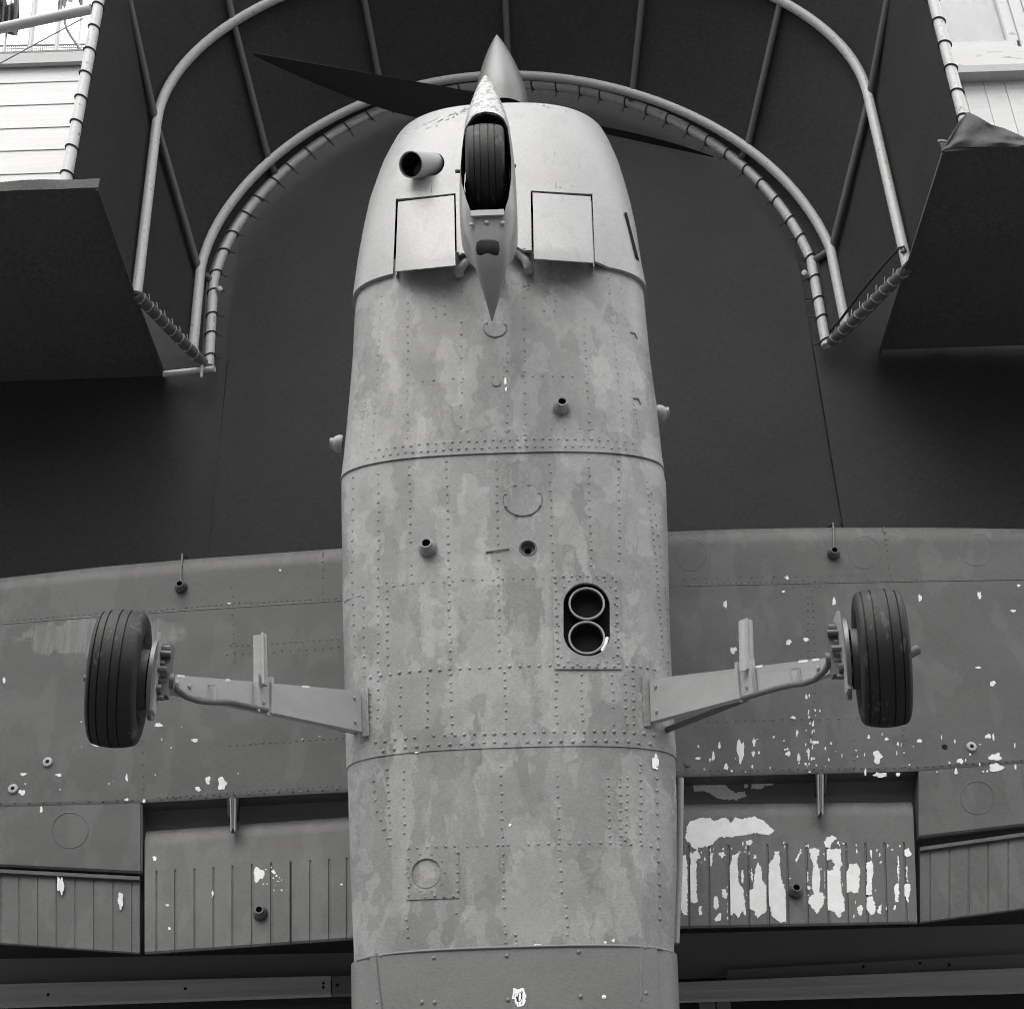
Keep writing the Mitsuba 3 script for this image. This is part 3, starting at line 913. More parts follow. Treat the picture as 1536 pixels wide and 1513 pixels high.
for (u, v, w, h) in ((983, 1143, 10, 22), (805, 1420, 16, 8), (625, 1126, 10, 6), (758, 572, 4, 9), (759, 584, 3, 6), (765, 1237, 4, 4), (920, 1410, 4, 5), (908, 1413, 4, 4)):
    q, nrm = on_belly(u, v, 0.0055 if v < 690 else (0.001 if v < 1120 else -0.001))
    e1 = np.cross([0, 0, 1.0], nrm); e1 /= np.linalg.norm(e1)
    e1 = -e1 if e1[0] < 0 else e1
    put(f'{A}__paint_chip', flat_chip([jag(u, v, w, h)], (q, e1, np.cross(nrm, e1) * (1 if np.cross(nrm, e1)[2] > 0 else -1), nrm)), 'white_bright')

# ------------------------------------------------------------------ tail shroud
put(f'{A}__tail_shroud', skin(Z_END, Z_J3, 0.005, nz=14, nt=121), 'paint_shroud', smooth=30, label='plain sheet metal sleeve closing the lower end of the fuselage')
put(f'{A}__tail_shroud__sheet', skin(Z_END, Z_J3 + 0.002, 0.009, th=0.0035, nz=14, nt=121, t0=0.20, t1=0.805), 'paint_shroud', smooth=30)
hem = [on_belly(u, v, 0.010)[0] + [0, 0, 0.001] for u, v in bow(1421, 536, 1008)]
put(f'{A}__tail_shroud__hem', tube(hem, 0.0042, 8), 'paint_shroud', smooth=50)
for pl_ in ([(565, 1430), (569, 1470), (574, 1512)], [(962, 1419), (962, 1460), (961, 1500)]):
    put(f'{A}__tail_shroud__side_seam', tube([on_belly(u, v, 0.0095)[0] for u, v in pl_], 0.0042, 8), 'paint_shroud' if pl_[0][0] > 700 else 'metal_dark', smooth=50)
for u, v in ((572, 1433), (651, 1436), (760, 1433), (868, 1427), (967, 1421), (566, 1503), (652, 1503), (762, 1499), (871, 1494), (969, 1489), (633, 1503)):
    rivet_at('t', u, v, 0.0062, 0.009)
V, Fc, at = [], [], 0
for v_, f_ in riv.pop('t'):
    V.append(v_); Fc.append(f_ + at); at += len(v_)
put(f'{A}__tail_shroud__rivets', trimesh.Trimesh(np.vstack(V), np.vstack(Fc), process=False), 'paint_shroud', smooth=True, kind='stuff')
rivet_at('t', 906, 1495, 0.006, 0.009)
put(f'{A}__tail_shroud__bright_screw', trimesh.Trimesh(*riv.pop('t')[0], process=False), 'white_bright', smooth=True)
# torn sticker: its outline and the dark strokes printed on it
Q = lambda x, y: (730 + x * 100 / 1536, 1460 + y * 53 / 814)
sq, sn = on_belly(779, 1494, 0.0093)
spl = (sq, np.array([1.0, 0, 0]), np.array([0, 0, 1.0]), np.array([0, -1.0, 0]))
st = put('torn_sticker', flat_chip([[Q(*p) for p in ((605, 330), (640, 328), (690, 352), (750, 355), (800, 325), (855, 320), (870, 400), (915, 500), (912, 535), (885, 570), (900, 620), (880, 680), (840, 735), (780, 745), (715, 768), (690, 720), (650, 650), (645, 580), (600, 578), (580, 550), (600, 480), (610, 400))]], spl, 0.0008), 'white_bright')
say('torn_sticker', 'small torn white sticker with a black ring mark on the sheet metal tail sleeve', 'sticker')
outer, inner = [], []
for t in np.arange(40) * 2 * math.pi / 40:
    cx, cy = 762 + 20 * math.sin(t), 535
    outer.append(Q(762 + 56 * math.cos(t) - 18 * math.sin(t), 535 + 112 * math.sin(t)))
    wd = 14 + 24 * abs(math.sin(t - 0.9)) * (1 if math.cos(t) < 0 else 0.6)
    inner.append(Q(762 + (56 - wd) * math.cos(t) - 16 * math.sin(t), 535 + 98 * math.sin(t)))
strokes = []
for k in range(40):
    j = (k + 1) % 40
    strokes.append([outer[k], outer[j], inner[j], inner[k]])
for a_, b_, w_ in (((690, 430), (680, 520), 8), ((670, 440), (610, 545), 8), ((820, 400), (812, 520), 24), ((815, 560), (850, 545), 14), ((825, 590), (795, 720), 10), ((725, 640), (730, 735), 9), ((640, 370), (655, 400), 6), ((683, 525), (715, 640), 28)):
    d = np.array(b_, float) - a_; d /= np.linalg.norm(d); n2 = np.array([-d[1], d[0]]) * w_ / 2
    strokes.append([Q(*(np.array(a_) + n2)), Q(*(np.array(b_) + n2)), Q(*(np.array(b_) - n2)), Q(*(np.array(a_) - n2))])
put('torn_sticker__print', flat_chip(strokes, spl, 0.0012), 'ink')

# pale strip down the right root of the fuselage
put(f'{A}__edge_strip', tube([P(1021, 1167, SY + 0.1), P(1019, 1290, SY + 0.1), P(1014, 1414, SY + 0.1)], 0.011, 10), 'fitting_grey', smooth=40, label='pale sealing strip down the edge of the fuselage')

# ------------------------------------------------------------------ wings
YW = 5.35


def loft(top, bot, prof, cs_extra=None):
    """top, bot: (S, 3) points along the span; prof(c, s) -> list of (c, dy) round the section, closed, in order."""
    S = len(top)
    rows = []
    for s in range(S):
        ro = []
        for c_, dy in prof(s):
            q = top[s] + (bot[s] - top[s]) * c_
            ro.append(q + [0, dy, 0])
        rows.append(ro)
    rows = np.array(rows)
    S, J, _ = rows.shape
    idx = np.arange(S * J).reshape(S, J)
    f = []
    for i in range(S - 1):
        for j in range(J):
            k = (j + 1) % J
            f += [[idx[i, j], idx[i + 1, j], idx[i + 1, k]], [idx[i, j], idx[i + 1, k], idx[i, k]]]
    n_ = S * J
    V = np.vstack([rows.reshape(-1, 3), rows[0].mean(0), rows[-1].mean(0)])
    for j in range(J):
        k = (j + 1) % J
        f += [[n_, idx[0, j], idx[0, k]], [n_ + 1, idx[-1, k], idx[-1, j]]]
    m = trimesh.Trimesh(V, f, process=False)
    if m.volume < 0: m.invert()
    return m


def span(pts, n=None, us=None, Y=YW, slope=None):
    """Points along a picture polyline, at the picture columns us, on the plane y = Y."""
    pts = np.array(pts, float)
    return np.array([P(u, np.interp(u, pts[:, 0], pts[:, 1]), Y) for u in us])


def wing_prof(s):
    out = [(0.0, 0.085)]
    for t in np.linspace(0.1, 1, 8):
        out.append((0.10 * (1 - math.cos(t * math.pi / 2)) * 1.0, 0.085 * (1 - math.sin(t * math.pi / 2))))
    out += [(0.3, 0.0), (0.6, 0), (0.985, 0.0), (1.0, 0.004), (1.0, 0.10), (0.6, 0.19), (0.25, 0.21), (0.06, 0.16)]
    return out


def aft_prof(s):
    return [(0.0, 0.0), (0.5, 0), (0.97, 0.0), (1.0, 0.006), (1.0, 0.05), (0.5, 0.08), (0.0, 0.10)]


LE = {-1: [(-330, 905), (-200, 888), (0, 866), (150, 849), (300, 836), (400, 829), (511, 821), (640, 814)], 1: [(880, 801), (1000, 796), (1120, 791.5), (1240, 790), (1400, 790), (1536, 792), (1900, 800)]}
COVE = {-1: [(-330, 1216), (0, 1209), (215, 1203), (521, 1187), (640, 1181)], 1: [(880, 1170), (1000, 1165), (1370, 1156), (1536, 1143), (1900, 1125)]}
AFT = {-1: [(-330, 1284), (0, 1298), (212, 1309)], 1: [(1377, 1256), (1536, 1237), (1900, 1195)]}
TE = {-1: [(-330, 1395), (0, 1415), (212, 1430), (217, 1430), (527, 1408), (640, 1400)], 1: [(880, 1396), (1018, 1391), (1376, 1384), (1378, 1384), (1536, 1363), (1900, 1320)]}
WK = {}
for s in (-1, 1):
    us = np.linspace(-330, 600, 40) if s < 0 else np.linspace(920, 1900, 40)
    WK[s] = put(f'{A}__wing', loft(span(LE[s], us=us, Y=YW + 0.06) - [0, 0.06, 0], span(COVE[s], us=us), wing_prof), 'paint_wing', smooth=35)
    us = np.linspace(-330, 210.5, 12) if s < 0 else np.linspace(1378, 1900, 12)
    put(f'{WK[s]}__aft_panel', loft(span(COVE[s], us=us) + [0, 0.0015, -0.002], span(AFT[s], us=us), aft_prof), 'paint_wing', smooth=35)
    # upper skin behind the flap cove
    us = np.linspace(212, 640, 10) if s < 0 else np.linspace(880, 1376, 10)
    up = span(COVE[s], us=us)
    put(f'{WK[s]}__cove_skin', thick_sheet(np.array([up + [0, 0.10, 0.0], up + [0, 0.13, -0.30]]), np.array([up + [0, 0.106, 0.0], up + [0, 0.136, -0.30]])), 'timber_dark')
FLAP_TOP = {-1: [(217, 1240), (524, 1218)], 1: [(1019, 1199.5), (1369, 1196)]}
FLAP_BOT = {-1: [(217, 1430), (527, 1408)], 1: [(1018, 1391), (1376, 1384)]}
AIL_TOP = {-1: [(-330, 1291), (0, 1301), (210, 1312)], 1: [(1380, 1268), (1536, 1246), (1900, 1200)]}
BEADS = {-1: [235, 263, 292, 320.5, 349, 378, 407, 436, 465.5, 494, 520.5], 1: [1032.5, 1062.5, 1092, 1121, 1150, 1179, 1208, 1238, 1267, 1296, 1324.5, 1353.5]}
ABEADS = {-1: [-140, -112, -84, -55, -26, 2, 29, 57, 85, 113, 141, 170, 198], 1: [1395, 1424, 1453, 1482, 1512, 1541, 1570, 1600]}
Y_FT, Y_FB = 5.385, 5.30
FKEY, FPLANE = {}, {}


def grooved(us0, beads, hw=1.3):
    us, dep = [], []
    for u in us0: us.append(u); dep.append(0.0)
    for b in beads:
        for du, dd in ((-hw * 1.7, 0), (-hw * 0.8, 1), (hw * 0.8, 1), (hw * 1.7, 0)):
            us.append(b + du); dep.append(dd)
    o = np.argsort(us)
    us, dep = np.array(us)[o], np.array(dep)[o]
    return us, dep


for s in (-1, 1):
    a0, a1 = (217, 600) if s < 0 else (960, 1369)
    us, dep = grooved(np.linspace(a0, a1, 8), BEADS[s], 1.0)
    top = np.array([P(u, np.interp(u, *np.array(FLAP_TOP[s]).T) if a0 <= u else 0, Y_FT) for u in us])
    k = {-1: (217, 600, FLAP_BOT[-1]), 1: (960, 1376, FLAP_BOT[1])}[s]
    ub = us if s < 0 else 960 + (us - 960) * (1376 - 960) / (1369 - 960)
    fT, fB = np.array(FLAP_TOP[s], float), np.array(FLAP_BOT[s], float)
    lin = lambda F_, u: F_[0, 1] + (u - F_[0, 0]) * (F_[1, 1] - F_[0, 1]) / (F_[1, 0] - F_[0, 0])
    top = np.array([P(u, lin(fT, u), Y_FT) for u in us])
    bot = np.array([P(u, lin(fB, u), Y_FB) for u in ub])

    def fprof(i, dep=dep):
        g_ = 0.0055 * dep[i]
        out = [(0.0, 0.055)] + [(0.16 * (1 - math.cos(t * math.pi / 2)), 0.055 * (1 - math.sin(t * math.pi / 2))) for t in np.linspace(0.15, 1, 7)]
        out += [(0.365, 0.0), (0.38, g_), (0.7, g_), (0.985, g_), (1.0, 0.004 + g_), (1.0, 0.014 + g_), (0.6, 0.07), (0.3, 0.11), (0.08, 0.095)]
        return out
    FKEY[s] = put(f'{A}__flap', loft(top, bot, fprof), 'paint_wing', smooth=24)
    FPLANE[s] = plane3(top[0], top[-1], (bot[0] + bot[-1]) / 2)
    # hinge arm in the cove
    hu, h0, h1, h2 = ((350, 1197, 1246, 1243) if s < 0 else (1230, 1161, 1221, 1217))
    hk = put(f'{A}__flap_hinge', beam(P(hu, h0 + 1, 5.345), P(hu + 0.5, h1, 5.345), 0.011, 0.05, [1, 0, 0]), 'metal_dark')
    for bm in (beam(P(hu - 3.5, h0 + 2, 5.33), P(hu - 2.5, h1 + 2, 5.33), 0.005, 0.03, [1, 0, 0]), beam(P(hu + 3.5, h0 + 2, 5.33), P(hu + 3, h1 + 2, 5.33), 0.005, 0.03, [1, 0, 0])): put(f'{hk}__rail', bm, 'fitting_grey')
    for bm in (beam(P(hu - 7, h0 + 1, 5.36), P(hu - 5.5, h0 + 32, 5.36), 0.006, 0.04, [1, 0, 0]), beam(P(hu + 8, h0 + 1, 5.36), P(hu + 6, h0 + 32, 5.36), 0.006, 0.04, [1, 0, 0])): put(f'{hk}__guide', bm, 'wall_black')
    # aileron
    a0, a1 = (-330, 209.5) if s < 0 else (1380, 1900)
    us, dep = grooved(np.linspace(a0, a1, 12), ABEADS[s], 0.8)
    top = span(AIL_TOP[s], us=us, Y=5.365)
    bot = span(TE[s], us=np.minimum(us, 211) if s < 0 else us, Y=5.345)

    def aprof(i, dep=dep):
        g_ = 0.0032 * dep[i]
        return [(0.0, 0.02), (0.02, 0.004), (0.06, 0.0), (0.09, 0), (0.11, g_), (0.6, g_), (0.985, g_), (1.0, 0.003 + g_), (1.0, 0.012 + g_), (0.5, 0.045), (0.05, 0.07)]
    ak = put(f'{A}__aileron', loft(top, bot, aprof), 'paint_wing', smooth=24)
    put(f'{ak}__hinge_strip', loft(span([(p[0], p[1] + 1.5) for p in AIL_TOP[s]], us=us), span([(p[0], p[1] + 8) for p in AIL_TOP[s]], us=us), lambda i: [(0, 0.004), (0.1, -0.001), (0.9, -0.001), (1, 0.004), (1, 0.01), (0, 0.01)]), 'paint_wing', smooth=35)

# rivets and faint lids of the wing skin
WPL = (np.array([0, YW, 4.0]), np.array([1.0, 0, 0]), np.array([0, 0, 1.0]), np.array([0, -1.0, 0]))
for s in (-1, 1):
    V = []
    lines = {-1: [([(0, 932), (120, 922), (225, 916), (350, 905), (520, 897)], 9), ([(345, 968), (520, 958)], 9), ([(340, 982), (520, 970)], 12), ([(348, 880), (352, 1000)], 14), ([(345, 1118), (520, 1106)], 10), ([(0, 1204), (215, 1199), (515, 1182)], 22), ([(484, 830), (485, 900)], 12), ([(213, 930), (214, 1195)], 18), ([(240, 1195), (515, 1178)], 10)],
             1: [([(1006, 876), (1200, 872), (1536, 868)], 9), ([(1211, 875), (1213, 1000)], 10), ([(1218, 885), (1222, 1000)], 10), ([(1326, 790), (1336, 868)], 9), ([(1005, 1156), (1370, 1150), (1536, 1139)], 12), ([(1190, 880), (1240, 878)], 8), ([(1020, 1083), (1340, 1075)], 14), ([(1225, 1000), (1213, 1150)], 13), ([(1008, 868), (1300, 862)], 17), ([(1355, 1085), (1357, 1150)], 8), ([(1280, 1090), (1282, 1150)], 10)]}[s]
    for pts, st in lines:
        pts = np.array(pts, float)
        dd = np.concatenate([[0], np.cumsum(np.linalg.norm(np.diff(pts, axis=0), axis=1))])
        for t in np.arange(0, dd[-1], st):
            q = P(np.interp(t, dd, pts[:, 0]) + rng.gauss(0, 0.4), np.interp(t, dd, pts[:, 1]) + rng.gauss(0, 0.4), YW)
            V.append(lathe([(0.0045, 0), (0.0036, 0.0017), (0.0, 0.0024)], q, [0, -1, 0], 8))
    put(f'{WK[s]}__rivets', join(V), 'paint_wing', smooth=True, kind='stuff')
    # skin joints: thin lap strips
    for pts in ({-1: [[(0, 936), (225, 919), (521, 900)], [(484, 828), (485, 898)], [(213, 1206), (213, 1308)]], 1: [[(1004, 879), (1250, 874), (1600, 868)], [(1325, 791), (1337, 870)]]}[s]):
        line = np.array([P(u, v, YW) for u, v in pts])
        line[:, 1] = np.where(line[:, 2] > 4.62, YW + 0.01, YW - 0.0002)
        put(f'{WK[s]}__skin_joint', tube(line, 0.0022, 6), 'metal_dark')
    for (u, v, r) in ({-1: [(105, 1245, 27)], 1: [(1036, 833, 23), (1297, 829, 24), (1465, 825, 24), (1466, 1196, 25)]}[s]):
        le_, co_ = np.array(LE[s], float), np.array(COVE[s], float)
        circ = []
        for t in np.linspace(0, 2 * math.pi, 49):
            uu, vv_ = u + r * math.cos(t), v + r * math.sin(t)
            dq = 0.0
            for _ in range(12):
                q = P(uu, vv_, YW + dq)
                z0_, z1_ = P(uu, np.interp(uu, le_[:, 0], le_[:, 1]), YW + 0.06)[2], P(uu, np.interp(uu, co_[:, 0], co_[:, 1]), YW)[2]
                cc_ = max(0.0, (z0_ - q[2]) / (z0_ - z1_))
                dq = 0.5 * dq + 0.5 * (0.085 * (1 - math.sqrt(max(0.0, 1 - (1 - cc_ / 0.10) ** 2))) if cc_ < 0.10 else 0.0)
            circ.append(q + [0, 0.0004, 0])
        put(f'{WK[s]}__lid_gap', tube(circ, 0.0018, 6), 'metal_dark')

# spigots and little rings of the wing, with their feed tubes
for u, v, top_, k in ((272, 881, (276, 836), 0.80), (1250, 831, (1248, 790), 0.80)):
    q = P(u, v, YW)
    spigot(q, [0, -1, 0], k, 'metal_dark')
    a = P(*top_, YW + 0.06)
    b = q + [0, -0.006, 0]
    put(f'{A}__feed_tube', tube([a + [0, 0.05, 0.03], a + [0, -0.03, 0.0], (a + b) / 2 + [0, -0.03, 0], b], 0.0045, 8), 'metal_dark', smooth=40)
for s, (u, v) in ((-1, (391, 1370)), (1, (1193, 1337))):
    o, e1, e2, nn = FPLANE[s]
    d = ray(u, v); q = EYE + d * ((o - EYE) @ nn) / (d @ nn)
    spigot(q, nn, 0.80, 'metal_dark')
for u, v in ((72, 1143), (20, 1183), (1457, 1120)):
    q = P(u, v, YW)
    rk = put(f'{A}__ring_fitting', lathe([(0.019, 0), (0.019, 0.006), (0.016, 0.009), (0.008, 0.010), (0.007, 0.004), (0.0, 0.004)], q, [0, -1, 0], 24), 'rope_light', smooth=30)
    put(f'{rk}__bore', lathe([(0.007, 0.0085), (0, 0.0086)], q, [0, -1, 0], 16), 'ink')
q = P(1417, 1120, YW)
put(f'{A}__drain_hole', lathe([(0.011, 0.0), (0.011, 0.0015), (0, 0.0016)], q, [0, -1, 0], 20), 'ink')
put(f'{A}__root_plug', lathe([(0.012, 0.0), (0.011, 0.005), (0, 0.006)], P(1031, 1146, YW), [0, -1, 0], 18), 'metal_dark', smooth=30)

# bare patches where the paint has come off
cw = {-1: [], 1: []}
for (u, v, w, h) in ((312, 1170, 7, 12), (333, 1175, 14, 17), (297, 1183, 9, 6), (35, 1161, 10, 4), (88, 1162, 10, 4), (33, 1188, 10, 8), (62, 1214, 4, 10), (190, 1166, 3, 12), (190, 1199, 6, 4), (216, 1201, 4, 6), (292, 1110, 10, 5), (238, 1087, 11, 6), (143, 1116, 11, 6), (6, 1020, 4, 9), (349, 1200, 3, 3), (140, 982, 4, 5), (343, 905, 6, 3), (420, 855, 3, 3)):
    cw[-1].append(jag(u, v, w, h, 16))
for (u, v, w, h) in ((1111, 1126, 11, 34), (1316, 1135, 14, 17), (1180, 866, 6, 6), (1251, 902, 5, 11), (1088, 906, 5, 11), (1175, 887, 5, 3), (1380, 897, 6, 9), (1469, 893, 6, 10), (1528, 878, 5, 4), (1520, 916, 7, 4), (1209, 959, 8, 6), (1100, 975, 10, 9), (1183, 963, 9, 7), (1489, 1025, 8, 8), (1467, 1001, 9, 3), (1493, 1135, 17, 11), (1494, 1151, 20, 13), (1482, 1104, 10, 6), (1434, 1157, 5, 9), (1440, 1141, 9, 8),
                     (1379, 1111, 8, 5), (1223, 1113, 10, 5), (1182, 1130, 8, 7), (1198, 1136, 5, 12), (1213, 1130, 3, 15), (1079, 1118, 4, 10), (1089, 1150, 7, 9), (1131, 1113, 4, 14), (1130, 1130, 5, 8), (1070, 1134, 4, 14), (1047, 1137, 8, 4), (1190, 1076, 7, 4), (1321, 1162, 20, 7), (1347, 1161, 7, 5), (1298, 1158, 3, 11), (1523, 1150, 3, 8), (1522, 1118, 2, 8), (1490, 1105, 3, 10), (1195, 1100, 2, 10), (1220, 1085, 2, 8), (1330, 1108, 6, 4), (1303, 1105, 4, 6)):
    cw[1].append(jag(u, v, w, h, 16))
r_ = np.random.default_rng(11)
for k in range(75):
    u, v = r_.uniform(1040, 1530), 1100 + 60 * r_.random() ** 0.7
    if r_.random() < 0.35: u, v = 1215 + r_.normal() * 8, r_.uniform(1040, 1160)
    cw[1].append(jag(u, v, r_.uniform(1.2, 3.2), r_.uniform(1.5, 6.5), 9, 0.3, k))
for k in range(16):
    cw[-1].append(jag(r_.uniform(10, 500), r_.uniform(1080, 1190), r_.uniform(1, 2.5), r_.uniform(1, 3), 9, 0.3, k))
for s in (-1, 1):
    put(f'{WK[s]}__bare_patches', flat_chip(cw[s], WPL), 'bare_white', kind='stuff', label='small bare white flecks where the paint has come off')
Z7 = lambda x, y: (1000 + x * 0.2604, 1140 + y * 0.2604)


def rough_poly(zp, seed, step=9, amp=5.5):
    r = np.random.default_rng(seed)
    out = []
    for i in range(len(zp)):
        a, b = np.array(zp[i], float), np.array(zp[(i + 1) % len(zp)], float)
        n = max(1, int(np.linalg.norm(b - a) / step))
        for k in range(n):
            out.append(tuple(a + (b - a) * k / n + r.normal(size=2) * amp * 0.5))
    return [Z7(x, y) for x, y in out]


BIG = [
    [(105, 445), (130, 350), (165, 345), (195, 330), (250, 330), (270, 350), (300, 340), (340, 330), (370, 362), (390, 330), (440, 335), (510, 325), (560, 350), (590, 380), (620, 400), (590, 430), (520, 420), (430, 432), (370, 442), (310, 440), (250, 490), (160, 510), (125, 470)],
    [(68, 550), (110, 545), (120, 600), (120, 890), (100, 890), (68, 850)],
    [(130, 545), (155, 530), (175, 515), (195, 560), (172, 570), (172, 780), (182, 810), (160, 825), (130, 810), (125, 640), (138, 600)],
    [(183, 845), (200, 840), (208, 880), (195, 896), (184, 885)],
    [(252, 535), (268, 535), (262, 610), (247, 610)],
    [(300, 535), (325, 525), (338, 545), (320, 562), (302, 550)],
    [(270, 790), (290, 780), (302, 830), (285, 862), (268, 845)],
    [(295, 885), (315, 880), (312, 920), (285, 930), (280, 915)],
    [(320, 745), (345, 742), (345, 795), (322, 785)],
    [(352, 620), (372, 590), (378, 545), (430, 530), (408, 560), (415, 700), (440, 740), (455, 850), (460, 905), (435, 870), (415, 905), (385, 880), (350, 918), (352, 800)],
    [(465, 755), (500, 735), (510, 625), (525, 585), (548, 630), (550, 690), (575, 720), (575, 870), (540, 890), (520, 915), (505, 870), (468, 850)],
    [(582, 690), (590, 600), (615, 570), (622, 525), (648, 525), (655, 660), (672, 710), (685, 760), (690, 930), (650, 932), (610, 900), (585, 820)],
    [(455, 462), (495, 460), (490, 485), (458, 485)],
    [(820, 515), (840, 505), (880, 515), (875, 545), (862, 550), (868, 600), (885, 640), (880, 760), (905, 770), (905, 830), (865, 880), (840, 850), (812, 820), (820, 790), (845, 770), (835, 700), (845, 600)],
    [(905, 480), (920, 445), (955, 430), (980, 450), (950, 475), (945, 500), (915, 498)],
    [(905, 540), (915, 508), (1005, 510), (1000, 560), (1015, 600), (998, 610), (1005, 740), (1030, 850), (1010, 880), (990, 905), (960, 870), (930, 860), (912, 800), (910, 640), (955, 630), (968, 595), (945, 570), (915, 575)],
    [(1035, 640), (1055, 600), (1100, 590), (1112, 630), (1105, 765), (1060, 755), (1030, 765)],
    [(1105, 840), (1125, 832), (1135, 860), (1115, 895), (1102, 880)],
    [(1150, 595), (1180, 570), (1192, 640), (1180, 700), (1185, 775), (1145, 775), (1155, 690)],
    [(1150, 790), (1185, 785), (1205, 850), (1200, 885), (1175, 895), (1152, 850)],
    [(1218, 840), (1240, 825), (1235, 885), (1218, 880)],
    [(1315, 710), (1338, 705), (1335, 810), (1318, 815), (1312, 760)],
    [(1372, 520), (1390, 508), (1410, 535), (1390, 560), (1370, 548)],
    [(1365, 720), (1400, 712), (1405, 750), (1390, 815), (1368, 780)],
    [(1305, 845), (1320, 832), (1315, 860), (1302, 858)],
    [(432, 630), (442, 640), (440, 710), (430, 700)], [(800, 635), (812, 640), (815, 710), (803, 700)], [(1168, 515), (1180, 520), (1185, 570), (1175, 560)], [(1330, 540), (1336, 560), (1338, 700), (1332, 690)], [(1380, 600), (1386, 610), (1388, 700), (1382, 700)],
    [(800, 715), (830, 720), (825, 745), (803, 740)], [(740, 575), (755, 540), (770, 520), (765, 550), (750, 590)], [(500, 545), (515, 540), (512, 570), (500, 565)], [(485, 620), (495, 640), (495, 700), (488, 690)],
]
fp = [rough_poly(b, i) for i, b in enumerate(BIG)]
for k in range(60):
    u, v = r_.uniform(1025, 1365), r_.choice([r_.uniform(1262, 1280), r_.uniform(1270, 1375)])
    fp.append(jag(u, v, r_.uniform(1.2, 3.5), r_.uniform(1.5, 7), 9, 0.35, k))
# keep the grooves clear of the flakes
groove_px = [[(b - 1.9 + 0.0, 1270), (b + 1.9, 1270), (b + 4.4, 1400), (b + 0.6, 1400)] for b in BEADS[1]]
from shapely.geometry import Polygon
from shapely.ops import unary_union
GU = unary_union([Polygon(g_) for g_ in groove_px])
clean = []
for poly in fp:
    sp = Polygon(poly).buffer(0)
    df = sp.difference(GU)
    for part in getattr(df, 'geoms', [df]):
        if part.area > 0.8: clean.append(list(part.exterior.coords)[:-1])
put(f'{FKEY[1]}__bare_patches', flat_chip(clean, FPLANE[1]), 'bare_white', kind='stuff', label='large ragged bare patches where grey paint has peeled off the flap')
lp = [jag(388, 1311, 16, 20, 22), jag(410, 1307, 5, 6, 12), jag(232, 1287, 6, 7, 12), jag(319, 1340, 3, 8, 9), jag(254, 1392, 4, 4, 9), jag(251, 1357, 5, 3, 9), jag(512, 1326, 3, 3, 9)]
for k in range(14): lp.append(jag(r_.normal(412, 10), r_.uniform(1300, 1340), r_.uniform(1, 3), r_.uniform(1, 3), 9, 0.3, k))
put(f'{FKEY[-1]}__bare_patches', flat_chip(lp, FPLANE[-1]), 'bare_white', kind='stuff')
for fk_ in (jag(91, 1327, 9, 28, 24), jag(181, 1350, 8, 25, 24)):
    put(f'{A}__aileron__bare_flake', flat_chip([fk_], (np.array([0, 5.349, 3.3]), *WPL[1:])), 'bare_white')
# the peeled patch on the dark cove above the right flap
covepoly = [rough_poly([(150, 130), (240, 108), (320, 110), (355, 160), (385, 185), (450, 180), (455, 205), (400, 228), (340, 225), (290, 220), (235, 180), (155, 178)], 90), rough_poly([(490, 120), (540, 105), (620, 120), (610, 140), (570, 145), (550, 165), (490, 162)], 91), rough_poly([(445, 120), (465, 115), (470, 150), (450, 165)], 92)]
cu_ = [P(u, v, YW) for u, v in ((1000, 1165), (1370, 1156))]
put(f'{WK[1]}__cove_patch', flat_chip(covepoly, plane3(cu_[0] + [0, 0.0985, 0], cu_[1] + [0, 0.0985, 0], cu_[0] + [0, 0.1285, -0.30])), 'bare_white')

